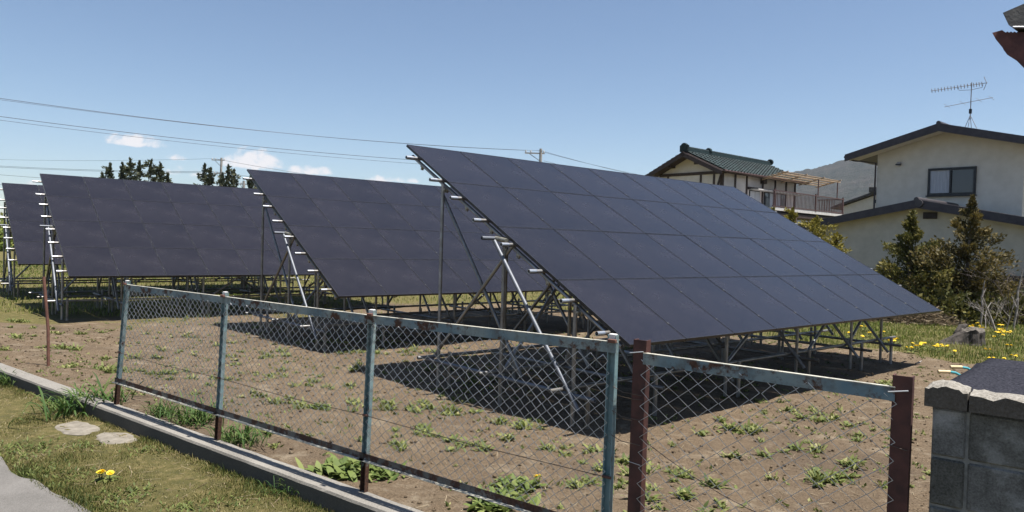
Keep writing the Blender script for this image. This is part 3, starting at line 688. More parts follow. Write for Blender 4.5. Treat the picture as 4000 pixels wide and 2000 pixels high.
# ------------------------------------------------------------------ houses
def hframe(a_, e_): return A * a_ + E * e_
HAX = (E, A, np.array([0, 0, 1.0]))
def gable_house():
    a0, e0 = 28.05, -10.16; org = hframe(32.12, -10.61); Zv = np.array([0, 0, 1.0])
    def q(e, a_, z): return E * e + A * a_ + Zv * z - org
    h = thing('house', 'cream two-storey house with dark gable roofs and a single-storey wing', 'house', org)
    # --- two-storey body
    eL, eR, pk = -13.27, -7.95, -10.61; zr = lambda e: 7.02 - .27 * abs(e - pk)
    mb = MB(); mb.prism([q(eL, 32.12, -.2), q(eR, 32.12, -.2), q(eR, 32.12, zr(eR)), q(pk, 32.12, zr(pk)), q(eL, 32.12, zr(eL))], A * 7.5); mb.build('wall', MT['stucco'], h)
    def roof(pk, zt, slope, eA, eB, a_f, a_b, th, nm):
        rf = None
        for sg, ee in ((-1, eA), (1, eB)):
            d = abs(ee - pk); pts = [q(pk, a_f, zt), q(ee, a_f, zt - slope * d), q(ee, a_f, zt - slope * d - th), q(pk, a_f, zt - th)]
            o = MB().prism(pts, A * (a_b - a_f)).build('roof', MT['roofmetal'], h)
            fa = [q(pk, a_f - .05, zt + .015), q(ee + .04 * sg, a_f - .05, zt - slope * d + .012), q(ee + .04 * sg, a_f - .05, zt - slope * d - th - .11), q(pk, a_f - .05, zt - th - .13)]
            MB().prism(fa, A * .045).build('bargeboard', MT['fascia'], o)
            so = [q(pk - .01 * sg, a_f + .02, zt - th - .012), q(ee - .02 * sg, a_f + .02, zt - slope * (d - .02) - th - .012), q(ee - .02 * sg, a_f + .02, zt - slope * (d - .02) - th - .05), q(pk - .01 * sg, a_f + .02, zt - th - .05)]
            MB().prism(so, A * .86).build('soffit', MT['soffit'], o)
            for k in range(int(d / .45)):
                e1 = pk + sg * (.3 + .45 * k); MB().box(q(e1, (a_f + a_b) / 2, zt - slope * abs(e1 - pk) + .01), (.03, a_b - a_f - .02, .03), HAX).build('roof_seam', MT['roofmetal'], o)
            rf = o
        MB().tube([q(pk, a_f - .06, zt + .02), q(pk, a_b, zt + .02)], .09, 8).build('ridge_cap', MT['roofmetal'], rf)
    roof(pk, 7.23, .27, -14.22, -7.0, 31.2, 40.2, .17, 'main')
    g = MB().tube([q(-14.26, 31.2, 6.16), q(-14.26, 40, 6.16)], .06, 8).build('gutter', MT['fascia'], h)
    MB().tube([q(-14.26, 31.5, 6.13), q(-14.05, 31.6, 6.03), q(-13.32, 32.06, 5.93), q(-13.32, 32.06, 2.9)], .035, 8).build('downpipe', MT['fascia'], h)
    # window: frame, two panes, curtain
    w = MB()
    for c, s in (((-10.36, 4.50), (1.72, .09)), ((-10.36, 5.515), (1.72, .09)), ((-11.18, 5.0), (.08, .94)), ((-9.54, 5.0), (.08, .94)), ((-10.39, 5.0), (.06, .94))):
        w.box(q(c[0], 32.08, c[1]), (s[0], .12, s[1]), HAX)
    wo = w.build('window', MT['winframe'], h)
    MB().box(q(-10.36, 32.112, 5.0), (1.66, .004, .98), HAX).build('reveal', MT['winframe'], wo)
    MB().box(q(-10.80, 32.075, 5.0), (.70, .012, .94), HAX).build('pane', MT['curtain'], wo)
    MB().box(q(-9.97, 32.095, 5.0), (.76, .012, .94), HAX).build('pane', MT['pane'], wo)
    for k in range(9): MB().tube([q(-11.1 + .083 * k, 32.062, 4.56), q(-11.1 + .083 * k + .01, 32.062, 5.45)], .012, 6).build('curtain_fold', MT['curtain'], wo)
    MB().box(q(-10.36, 32.04, 4.43), (1.80, .14, .05), HAX).build('sill', MT['winframe'], wo)
    MB().tube([q(-12.38, 32.10, 5.83), q(-12.38, 32.02, 5.83)], .09, 10).build('vent_hood', MT['antenna'], h)
    MB().box(q(-12.38, 32.0, 5.80), (.2, .06, .05), HAX).build('vent_hood', MT['winframe'], h)
    # --- single-storey wing
    pk2, z2, sl2 = -10.16, 4.01, .2; zr2 = lambda e: z2 - .2 - sl2 * abs(e - pk2)
    mb = MB(); mb.prism([q(-14.0, 28.6, 1.42), q(-6.3, 28.6, 1.42), q(-6.3, 28.6, zr2(-6.3)), q(pk2, 28.6, zr2(pk2)), q(-14.0, 28.6, zr2(-14.0))], A * 3.5); mb.build('wall', MT['stucco_lo'], h)
    sk = MB().box(q(-10.15, 30.3, .61), (7.76, 3.5, 1.62), HAX).build('skirting', MT['plinth'], h)
    for k in range(26): MB().box(q(-13.95 + .3 * k + .15, 28.52, .62), (.27, .03, 1.58), HAX).build('plank', MT['plinth'], sk)
    roof(pk2, z2, sl2, -14.54, -5.8, 28.05, 32.1, .16, 'wing')
    MB().box(q(-9.88, 28.57, 3.47), (.46, .06, .24), HAX).build('gable_vent', MT['plinth'], h)
    o = MB().tube([q(-10.05, 27.92, 3.88), q(-10.05, 28.0, 3.88)], .13, 12).build('ridge_ornament', MT['roofmetal'], h)
    for k in range(8): MB().box(q(-9.88, 28.535, 3.38 + .026 * k), (.42, .02, .012), HAX).build('louvre', MT['fascia'], o)
    # --- aerial on the ridge
    b = dpt(3788, 500, 31.0); t = dpt(3788 + 4, 322, 31.0); org2 = b - [0, 0, .05]; f = lambda p: np.asarray(p) - org2
    an = thing('tv_antenna', 'television aerial on a slim mast above the cream house roof', 'antenna', org2)
    MB().tube([f(b + [0, 0, .38]), f(b * [1, 1, 0] + [0, 0, t[2]])], .02, 8).build('mast', MT['antenna'], an)
    for d in (E, -E * .8, A * .8, -A * .8): MB().tube([f(b + [0, 0, .55]), f(b + d * .28 - [0, 0, .02 + (.05 if abs(d @ E) > .1 else 0)])], .012, 6).build('stay', MT['antenna'], an)
    MB().bevbox(f(b + [0, 0, .72]), (.1, .1, .2), .01, HAX).build('booster_box', MT['winframe'], an)
    zt = t[2]; bc = b * [1, 1, 0] + [0, 0, zt - .12]
    dirb = dpt(3660, 338, 31.6) - dpt(3838, 330, 30.4); dirb[2] = 0; dirb /= np.linalg.norm(dirb); pb = np.array([-dirb[1], dirb[0], 0])
    y = MB().tube([f(bc + dirb * 1.55 - [0, 0, .05]), f(bc - dirb * .58 + [0, 0, .03])], .014, 6).build('boom', MT['antenna'], an)
    for k in range(17):
        s_ = 1.52 - k * .125 if k < 12 else .02 - (k - 12) * .10
        MB().tube([f(bc + dirb * s_ + pb * .05 + [0, 0, .085 - .03 * s_]), f(bc + dirb * s_ - pb * .05 - [0, 0, .085 + .03 * s_])], .014, 5).build('element', MT['antenna'], y)
    for sg in (1, -1):
        MB().tube([f(bc - dirb * .55 + [0, 0, .03]), f(bc - dirb * .45 + [0, 0, .28 * sg + .02])], .012, 5).build('reflector', MT['antenna'], y)
    MB().tube([f(bc + dirb * .5 - [0, 0, .03]), f(bc + dirb * .46 - [0, 0, .16]), f(bc - [0, 0, .2]), f(bc - dirb * .4 - [0, 0, .14]), f(bc - dirb * .42 + [0, 0, .0])], .010, 5).build('support_arm', MT['antenna'], y)
    b2 = bc - [0, 0, .70]
    y2 = MB().tube([f(b2 + dirb * 1.0 - [0, 0, .12]), f(b2 - dirb * .8 + [0, 0, .08])], .012, 6).build('boom', MT['antenna'], an)
    for s_ in (.9, .3, -.3, -.75): MB().tube([f(b2 + dirb * s_ + pb * .5 + [0, 0, -.09 * s_]), f(b2 + dirb * s_ - pb * .5 + [0, 0, -.09 * s_])], .007, 5).build('element', MT['antenna'], y2)
gable_house()

def tiled_house():
    org = hframe(31.85, -22.72); Zv = np.array([0, 0, 1.0])
    def q(e, a_, z): return E * e + A * a_ + Zv * z - org
    h = thing('house', 'half-timbered white house with green tiled roof and a brown balcony', 'house', org)
    pk, zt, slp = -22.72, 7.05, .46; eL, eR = -25.0, -20.75; aF, aB = 31.95, 39.3; zr = lambda e: zt - .16 - slp * abs(e - pk)
    mb = MB(); mb.prism([q(eL, aF, -.2), q(eR, aF, -.2), q(eR, aF, zr(eR)), q(pk, aF, zr(pk)), q(eL, aF, zr(eL))], A * (aB - aF)); mb.build('wall', MT['plaster'], h)
    for e_ in (-24.2, -22.1, -21.3, -20.82): MB().box(q(e_, aF - .02, 5.0), (.10 if e_ != -20.82 else .2, .05, 2.0), HAX).build('timber_post', MT['timber'], h)
    MB().box(q(-22.6, aF - .03, 5.93), (4.3, .07, .15), HAX).build('timber_beam', MT['timber'], h)
    MB().box(q(-22.35, aF - .03, 6.52), (.36, .08, .2), HAX).build('gable_vent', MT['timber'], h)
    MB().box(q(-24.0, aF - .25, 6.35), (.5, .5, .12), HAX).build('purlin_end', MT['timber'], h)
    for d in (-1, 1):
        MB().sweep([(-.05, -.03), (.05, -.03), (.05, .03), (-.05, .03)], q(-20.82 + d * .05, aF - .035, 5.85), q(-20.82 + d * .28, aF - .035, 5.1), E, A).build('timber_brace', MT['timber'], h) if d < 0 else None
    for a_ in (33.0, 34.1, 35.7, 37.0, 38.2, 39.2): MB().box(q(eR + .03, a_, 5.0), (.05, .11, 1.8), HAX).build('timber_post', MT['timber'], h)
    MB().box(q(eR + .04, 36.8, 5.28), (.08, 5.2, .13), HAX).build('timber_beam', MT['timber'], h)
    MB().box(q(eR + .30, 36.9, 5.22), (.5, 5.0, .06), HAX).build('window_hood', MT['slabwhite'], h)
    MB().box(q(eR + .12, 35.62, 5.75), (.2, .35, .3), HAX).build('gable_vent', MT['timber'], h)
    for i, a_ in enumerate((34.9, 36.4, 37.6)):
        w = MB().box(q(eR + .02, a_, 4.72), (.05, 1.02, .92), HAX).build('window', MT['winframe'], h)
        for k in (-1, 1): MB().box(q(eR + .05, a_ + .25 * k, 4.72), (.02, .46, .84), HAX).build('pane', MT['curtain' if (i + k) % 3 else 'pane'], w)
    # roof: boards, rows of tiles, ridge
    rf = None
    def slope_pt(sg, d, a_, lift=0):
        nx = slp / math.hypot(1, slp); nz = 1 / math.hypot(1, slp)
        return q(pk + sg * (d + lift * nx), a_, zt - slp * d + lift * nz)
    roofs = []
    for sg, ee in ((-1, 2.86), (1, 2.42)):
        pts = [slope_pt(sg, 0, 31.2), slope_pt(sg, ee, 31.2), slope_pt(sg, ee, 31.2, -.13), slope_pt(sg, 0, 31.2, -.15)]
        o = MB().prism(pts, A * 8.6).build('roof', MT['timber'], h); roofs.append((sg, ee, o))
        MB().prism([slope_pt(sg, -.02, 31.12, -.03), slope_pt(sg, ee + .02, 31.12, -.03), slope_pt(sg, ee + .02, 31.12, -.24), slope_pt(sg, -.02, 31.12, -.26)], A * .06).build('bargeboard', MT['timber'], o)
    # one S-shaped pantile, shared by all
    tw, tl = .285, .30; ang = math.atan(slp)
    prof = [(-.145, .012), (-.09, -.004), (-.03, -.004), (.03, .02), (.075, .044), (.12, .036), (.145, .014)]
    vs = [(0, x, y + .03) for x, y in prof] + [(tl, x, y * 1.5 + .072) for x, y in prof] + [(tl, x, y + .03) for x, y in prof]; n = len(prof)
    tm = MB().add(vs, [(i, n + i, n + i + 1, i + 1) for i in range(n - 1)] + [(n + i, 2 * n + i, 2 * n + i + 1, n + i + 1) for i in range(n - 1)]).mesh('roof_tile', MT['tile'])
    sg, ee, o = roofs[1]
    rows = 9; cols_ = 30; sl_len = ee * math.hypot(1, slp)
    rot = Matrix((Vector(E * math.cos(ang) - Zv * math.sin(ang)), Vector(A), Vector(E * math.sin(ang) + Zv * math.cos(ang)))).transposed().to_euler()
    for r in range(rows):
        for c in range(cols_):
            d = (r * (sl_len - .24) / (rows - 1)) * math.cos(ang) + .02
            p = slope_pt(sg, d, 31.28 + c * tw + tw / 2); t = link('roof_tile', tm, o, p, rot); t.scale = (1.05, 1, 1)
    sg, ee, o = roofs[0]; mb = MB()
    for r in range(10):
        for c in range(cols_):
            d = r * .285; vv = []
            for (x, y) in prof:
                for s_, lf in ((0, 0.0), (.31, .03)): vv.append(slope_pt(-1, d + s_ * .9, 31.28 + c * tw + tw / 2 + x, y + .03 + lf))
            mb.add(vv, [(2 * i, 2 * i + 2, 2 * i + 3, 2 * i + 1) for i in range(n - 1)])
    tag(mb.build('roof_tile', MT['tile'], o), None, kind='stuff')
    # ridge: courses and round end tiles
    rd = MB().box(q(pk, 35.5, zt + .1), (.22, 8.5, .2), HAX).build('ridge', MT['tile'], roofs[1][2])
    for k in range(30): MB().tube([q(pk, 31.3 + .28 * k, zt + .2), q(pk, 31.3 + .28 * k + .25, zt + .21)], .10, 8).build('ridge_tile', MT['tile'], roofs[1][2])
    for a_, s_ in ((31.2, .2), (33.4, .17), (39.8, .18)): MB().tube([q(pk, a_, zt + .25), q(pk, a_ + .16, zt + .25)], s_, 10).build('ridge_end_tile', MT['tile'], roofs[1][2])
    MB().box(q(pk, 31.28, zt + .16), (.5, .14, .34), HAX).build('ridge_end_tile', MT['tile'], roofs[1][2])
    MB().tube([q(-20.22, 31.2, 5.92), q(-20.22, 39.8, 5.92)], .05, 8).build('gutter', MT['balcony'], h)
    # balcony with its rail and the board awning over it
    bz = 4.15; b = MB().box(q(-19.95, 38.0, bz), (1.6, 8.0, .14), HAX).build('balcony', MT['slabwhite'], h)
    for a_ in (34.2, 36.5, 38.8, 41.9): MB().box(q(-19.2, a_, bz / 2 - .1), (.1, .1, bz), HAX).build('balcony_post', MT['balcony'], b)
    MB().box(q(-19.95, 38.0, bz - .25), (1.5, 7.9, .2), HAX).build('balcony_beam', MT['timber'], b)
    for zz in (bz + .14, bz + .95): MB().box(q(-19.17, 38.0, zz), (.05, 7.96, .05), HAX).build('handrail', MT['balcony'], b)
    for zz in (bz + .14, bz + .95): MB().box(q(-19.95, 41.97, zz), (1.5, .05, .05), HAX).build('handrail', MT['balcony'], b)
    bal = MB().box((0, 0, .4), (.022, .022, .80)).mesh('baluster', MT['balcony'])
    for k in range(54): link('baluster', bal, b, q(-19.17, 34.06 + .148 * k, bz + .14), (0, 0, TH))
    for k in range(10): link('baluster', bal, b, q(-19.25 - .15 * k, 41.97, bz + .14), (0, 0, TH))
    for a_ in (34.2, 38.6, 41.9): MB().box(q(-19.17, a_, bz + .55), (.07, .07, 1.0), HAX).build('rail_post', MT['balcony'], b)
    aw = MB().box(q(-19.2, 38.4, 6.07), (.05, 6.2, .07), HAX).build('awning', MT['awning'], h)
    for k in range(5): MB().box(q(-20.3 + .26 * k, 38.2, 5.88 + .065 * k), (.20, 6.4, .03), HAX).build('awning_board', MT['awning'], aw)
    for a_ in (35.2, 37.2, 39.2, 41.2): MB().sweep([(-.03, -.03), (.03, -.03), (.03, .03), (-.03, .03)], q(-20.5, a_, 5.78), q(-19.0, a_, 6.16), A, Zv).build('awning_rafter', MT['awning'], aw)
    for a_ in (38.9, 41.2): MB().box(q(-19.2, a_, 5.56), (.05, .05, .98), HAX).build('awning_post', MT['balcony'], aw)
    # low annexe roof between the two houses
    org3 = dpt(3420, 780, 46.0) * [1, 1, 0]
    n_ = thing('house', 'small pale house with tiled gable roof seen between the two bigger houses', 'house', org3)
    pk3 = dpt(3412, 748, 46.0); e3 = pk3 @ E; a3 = pk3 @ A; z3 = pk3[2]
    def q3(e, a_, z): return E * e + A * a_ + Zv * z - org3
    MB().prism([q3(e3 - 2.1, a3 + .3, -.2), q3(e3 + 2.4, a3 + .3, -.2), q3(e3 + 2.4, a3 + .3, z3 - 1.0), q3(e3, a3 + .3, z3 - .22), q3(e3 - 2.1, a3 + .3, z3 - .92)], A * 6).build('wall', MT['stucco'], n_)
    for sg in (-1, 1):
        r3 = MB().prism([q3(e3, a3, z3), q3(e3 + sg * 2.75, a3, z3 - .95), q3(e3 + sg * 2.75, a3, z3 - 1.08), q3(e3, a3, z3 - .16)], A * 6.6).build('roof', MT['eave_dark'], n_)
    MB().tube([q3(e3, a3 - .05, z3 + .12), q3(e3, a3 + 6.6, z3 + .12)], .14, 8).build('ridge', MT['eave_dark'], n_)
    MB().bevbox(q3(e3, a3 - .06, z3 + .12), (.5, .14, .36), .03, HAX).build('ridge_end_tile', MT['eave_dark'], n_)
    MB().box(q3(e3 + .1, a3 + .28, z3 - .62), (.34, .06, .22), HAX).build('gable_vent', MT['winframe'], n_)
tiled_house()

# ------------------------------------------------------------------ foliage
def sprays(P, D, L, W, rg):
    """small leaf-like kites at P along D (unit), length L, width W"""
    n = len(P); r = rg.normal(size=(n, 3)); s = np.cross(D, r); s /= (np.linalg.norm(s, axis=1)[:, None] + 1e-9)
    L = L[:, None]; W = W[:, None]; nn = np.cross(D, s)
    V = np.stack([P, P + D * L * .45 + s * W + nn * L * .05, P + D * L, P + D * L * .45 - s * W + nn * L * .05], 1).reshape(-1, 3)
    i = np.arange(n)[:, None] * 4; F = np.concatenate([i + [[0, 1, 2]], i + [[0, 2, 3]]], 0)
    return V, F
def conifer(name, label, base, h, rad, mat, seed, n=4200, spray=.13, group=None, lean=(0, 0), rag=.3, up=.35, trunk_show=.12, power=.8, nbf=1.0):
    rg = np.random.default_rng(seed); base = np.asarray(base, float)
    t = thing(name, label, 'tree', base, 0, group)
    tr = MB(); axis = [np.array([lean[0] * k * k, lean[1] * k * k, h * .97 * k]) for k in np.linspace(0, 1, 6)]; tr.tube(axis, [max(.008, h * .022 * (1 - k) + .006) for k in np.linspace(0, 1, 6)], 7)
    nb = int((26 + h * 6) * nbf); P = []; D = []; R = []
    for b in range(nb):
        k = trunk_show + (1 - trunk_show) * (b + rg.random()) / nb; az = rg.random() * 6.283
        reach = rad * (1 - k) ** power * (1 - rag + rag * 2 * rg.random()) + .04 * h * rg.random()
        a0 = np.array([lean[0] * k * k, lean[1] * k * k, h * .97 * k]); d = np.array([math.cos(az), math.sin(az), up * (.4 + 1.1 * rg.random() + k)])
        d /= np.linalg.norm(d); tip = a0 + d * reach / max(.5, math.hypot(d[0], d[1]))
        tr.tube([a0, (a0 + tip) / 2 - [0, 0, .02 * reach], tip], [.012 * h * .35, .007 * h * .3, .003], 4)
        m = max(4, int(n / nb * (.35 + 1.3 * (1 - k)))); f = rg.random(m) ** .7
        c = a0 + np.outer(f, tip - a0) + rg.normal(0, 1, (m, 3)) * (reach * .13 + .02 * h * .3) * (1.1 - f * .6)[:, None]
        dd = d * .9 + rg.normal(0, .55, (m, 3)) + [0, 0, .35]; dd /= np.linalg.norm(dd, axis=1)[:, None]
        P.append(c); D.append(dd); sh = rg.random(m) * .45 + .3 * f + .25 * rg.random(); R.append(np.clip(sh, 0, 1))
    m = int(n * .06); dt = rg.random(m) * .16; top = np.stack([rg.normal(0, .11 * h * dt, m) + lean[0], rg.normal(0, .11 * h * dt, m) + lean[1], h * (1 - dt)], 1); P.append(top)
    dd = rg.normal(0, .3, (m, 3)) + [0, 0, 1]; D.append(dd / np.linalg.norm(dd, axis=1)[:, None]); R.append(rg.random(m))
    P = np.concatenate(P); D = np.concatenate(D); R = np.concatenate(R); L = spray * (.5 + rg.random(len(P)))
    V, F = sprays(P, D, L, L * .26, rg); me = tri_mesh('crown', V, F, dict(rnd=np.repeat(R, 4))); me.materials.append(MT[mat]); link('crown', me, t)
    tr.build('trunk', MT['bark'], t); return t
def near_trees():
    b = lambda x, y, d: dpt(x, y, d) * [1, 1, 0]
    conifer('thuja_tree', 'yellow-green cone-shaped conifer before the cream house wing', b(3545, 1200, 22.5), 3.35, 1.45, 'thuja', 1, 12000, .095, lean=(.05, 0), rag=.45, power=1.25)
    conifer('thuja_tree', 'taller bronze-tinged ragged conifer beside the bare bush, before the house wing', b(3770, 1200, 22.0), 3.85, 1.6, 'bronze', 2, 14000, .095, lean=(.1, 0), rag=.6, power=1.2)
    conifer('thuja_tree', 'short dark conifer squeezed between the two ragged conifers', b(3655, 1200, 23.2), 2.1, .95, 'bronze', 3, 6000, .09, rag=.5)
    conifer('golden_shrub', 'tall golden-yellow conifer shrub rising behind the front solar array', b(3085, 1120, 25.5), 3.5, .8, 'gold', 4, 6000, .09, rag=.45, power=.5)
    conifer('golden_shrub', 'golden-yellow conifer shrub leaning towards the cream wing behind the solar array', b(3160, 1120, 25.0), 3.2, .95, 'gold', 5, 6500, .09, rag=.5, power=.5, lean=(.2, 0))
    conifer('golden_shrub', 'small golden shrub between the golden shrub and the cream wing wall', b(3262, 1120, 25.0), 2.65, .6, 'gold', 6, 2800, .09, rag=.45, power=.5)
    conifer('golden_shrub', 'low golden-yellow shrub below the balcony of the half-timbered house', b(3010, 1120, 27.0), 3.6, .65, 'gold', 7, 3200, .09, rag=.4, power=.5)
    # distant dark conifers
    far = [(430, 655, 55, 1.5), (478, 652, 56, 1.25), (508, 636, 54, 1.5), (545, 648, 55, 1.2), (590, 640, 57, 1.5), (626, 650, 55, 1.2), (655, 690, 58, 1.3),
           (800, 655, 60, 1.5), (822, 668, 58, 1.1), (870, 690, 62, 1.0), (893, 662, 58, 1.2), (915, 676, 60, 1.2), (985, 690, 58, 1.3), (1005, 700, 60, 1.0), (400, 690, 57, 1.2)]
    for i, (x, y, d, r) in enumerate(far):
        p = dpt(x, y, d); conifer('conifer_tree', 'dark ragged conifer in the row of trees behind the solar arrays', p * [1, 1, 0], p[2] + .2, r * 1.3, 'pine', 100 + i, 2600, .22, 'conifers standing in a row behind the arrays', rag=.65, up=.1, power=1.0, nbf=.6)
    # undergrowth at the feet of the near conifers
    for i, (x, d, h, r) in enumerate(((3480, 21.6, .9, .8), (3600, 21.8, 1.1, .8), (3700, 21.4, 1.0, .8), (3830, 21.4, .9, .7), (3920, 23, 1.1, .9), (3560, 24, 1.2, 1.0), (3420, 24, 1.1, .9), (3990, 22, 1.0, .8))):
        bush('undergrowth_bush', 'dark low bush in the undergrowth at the feet of the ragged conifers', b(x, 1200, d), h, r, 200 + i, 'thuja', 'bushes under the conifers')
    for i, (x, d) in enumerate(((5, 60), (-60, 58), (60, 62), (30, 66))):
        bush('field_bush', 'rounded bush at the far field edge beyond the last array', b(x, 900, d), 2.4 + .5 * i % 1, 1.8, 230 + i, 'meadow', 'bushes at the far edge of the field', .3)
def bush(name, label, base, h, r, seed, mat, group, sp=.12):
    rg = np.random.default_rng(seed); n = 1100; t = thing(name, label, 'bush', base, 0, group)
    ph = rg.random(n) * 6.283; ct = rg.random(n); rr = (.55 + .45 * rg.random(n)) * (.75 + .5 * vnoise(ph * 1.5, ct * 4, seed))
    P = np.stack([np.cos(ph) * np.sqrt(1 - ct ** 2) * r * rr, np.sin(ph) * np.sqrt(1 - ct ** 2) * r * rr, .05 + ct * h * rr], 1); D = P / np.linalg.norm(P, axis=1)[:, None] + rg.normal(0, .6, (n, 3)); D /= np.linalg.norm(D, axis=1)[:, None]
    L = sp * (.6 + .9 * rg.random(n)); V, F = sprays(P, D, L, L * .33, rg); me = tri_mesh('foliage', V, F, dict(rnd=np.repeat(np.clip(rg.random(n) * .8, 0, 1), 4))); me.materials.append(MT[mat]); link('foliage', me, t)
    st = MB()
    for k in range(5):
        an = k * 1.3; st.tube([(0, 0, -.05), (math.cos(an) * r * .3, math.sin(an) * r * .3, h * .4), (math.cos(an) * r * .55, math.sin(an) * r * .55, h * .75)], [.02, .012, .004], 5)
    st.build('stem', MT['twig'], t)
near_trees()

def bare_bush(x, d, h, seed, label, mat='twig'):
    rg = np.random.default_rng(seed); base = dpt(x, 1200, d) * [1, 1, 0]; mb = MB()
    def grow(p, dr, l, r, lev):
        q = p + dr * l; m = (p + q) / 2 + rg.normal(0, .04, 3) * l; mb.tube([p, m, q], [r, r * .8, r * .6], 5 if lev < 2 else 4)
        if lev >= 4: return
        for k in range(rg.integers(2, 4)):
            nd = dr + rg.normal(0, .42, 3); nd[2] = abs(nd[2]) * .8 + .15; nd /= np.linalg.norm(nd); grow(q if k else m, nd, l * (.55 + .25 * rg.random()), r * .6, lev + 1)
    for k in range(4):
        nd = np.array([rg.normal(0, .25), rg.normal(0, .25), 1]); nd /= np.linalg.norm(nd); grow(np.array([rg.normal(0, .15), rg.normal(0, .15), -.05]), nd, h * .38, .016, 0)
    o = mb.build('bare_bush', MT[mat], None, base); tag(o, label, 'bush')
bare_bush(3945, 21.0, 2.3, 5, 'leafless many-twigged bush next to the bronze-tinged conifer')
bare_bush(3905, 20.0, 1.2, 6, 'low leafless pale-stemmed shrub in front of the taller leafless bush', 'pale_bark')
bare_bush(4030, 22.0, 2.2, 8, 'leafless bush at the end of the undergrowth near the wing wall')

def build_stump():
    b = gpt(3800, 1345, 0.0); org = np.array([b[0], b[1], 0])
    s = thing('tree_stump', 'short weathered grey tree stump standing in the flowering grass', 'stump', org); vs = []; n = 26; lv = [(0, 1.25), (.08, 1.08), (.2, 1.0), (.3, .97), (.36, .98)]
    rad = [.235 * (1 + .12 * math.sin(2 * k * 6.283 / n + 1) + .08 * math.sin(5 * k * 6.283 / n) + .04 * rng.normal()) for k in range(n)]
    for z, f in lv:
        for k in range(n):
            an = 6.283 * k / n; r = rad[k] * f * (1 + .03 * rng.normal()); fl = .55 * max(0, math.cos(an - 2.9)) ** 6 * max(0, 1 - z / .36)   # root flare
            vs.append((math.cos(an) * (r + fl * .9), math.sin(an) * (r + fl * .9), z - .04 + (.02 * rng.normal() if z > .33 else 0) + (.08 * max(0, math.cos(an - 1.2)) if z > .33 else 0)))
    MB().add(vs, [(i * n + k, i * n + (k + 1) % n, (i + 1) * n + (k + 1) % n, (i + 1) * n + k) for i in range(4) for k in range(n)]).build('bark', MT['stump_side'], s)
    top = [vs[4 * n + k] for k in range(n)]; c = np.mean(np.array(top), 0); inner = [c + (np.array(p) - c) * .55 - [0, 0, .02 + .015 * rng.random()] for p in top]
    MB().add(top + inner + [c - [0, 0, .05]], [(k, (k + 1) % n, n + (k + 1) % n, n + k) for k in range(n)] + [(n + k, n + (k + 1) % n, 2 * n) for k in range(n)]).build('cut_face', MT['stump_top'], s)
    MB().tube([(-.18, .1, .0), (-.25, .16, .22), (-.15, .2, .38), (-.04, .18, .43)], [.14, .11, .08, .03], 9).build('broken_root', MT['stump_side'], s)
    # pale dead stems lying and standing in the grass behind
    for x, y, d, h, tilt, lb in ((3895, 1225, 19.5, .95, -.45, 'pale broken dead branch propped at a slant in the undergrowth'), (3830, 1215, 20.5, 1.35, .06, 'thin upright dead stem with knobbly grey bark beside the undergrowth'), (3960, 1205, 20.3, 1.7, .12, 'forked pale grey trunk standing before the leafless bush')):
        p = dpt(x, y, d) * [1, 1, 0]; mb = MB(); mb.tube([(0, 0, -.05), (tilt * h * .4 + .02, 0, h * .35), (tilt * h * .6, .03, h * .65), (tilt * h, 0, h)], [.03, .033, .024, .014], 7)
        mb.tube([(tilt * h * .6, .03, h * .65), (tilt * h * .6 + .12, .05, h * .85)], [.016, .008], 5); mb.tube([(tilt * h * .4, 0, h * .35), (tilt * h * .4 - .14, .02, h * .55)], [.025, .01], 5)
        tag(mb.build('dead_branch', MT['pale_bark'], None, p), lb, 'branch')
build_stump()

# ------------------------------------------------------------------ grass, weeds, straw
def blades(name, X, Y, H, W, mat, rnd, rg, lean=.5, zoff=-.005, label=None, kind='stuff'):
    n = len(X); Z = ground_z(X, Y) + zoff; az = rg.random(n) * 6.283; la = rg.random(n) * 6.283; ll = H * lean * rg.random(n)
    bx = np.stack([np.cos(az), np.sin(az), 0 * az], 1) * W[:, None]; lv = np.stack([np.cos(la) * ll, np.sin(la) * ll, 0 * la], 1)
    P = np.stack([X, Y, Z], 1); hz = np.stack([0 * H, 0 * H, H], 1)
    V = np.stack([P - bx, P + bx, P + hz * .55 + lv * .35 + bx * .8, P + hz * .55 + lv * .35 - bx * .8, P + hz * (1 - .25 * lean * rg.random(n))[:, None] + lv], 1).reshape(-1, 3)
    i = np.arange(n)[:, None] * 5; F = np.concatenate([i + [[0, 1, 2]], i + [[0, 2, 3]], i + [[3, 2, 4]]], 0)
    me = tri_mesh(name, V, F, dict(rnd=np.repeat(np.clip(rnd, 0, 1), 5))); me.materials.append(MT[mat]); o = link(name, me)
    return tag(o, label, 'grass', None, kind)
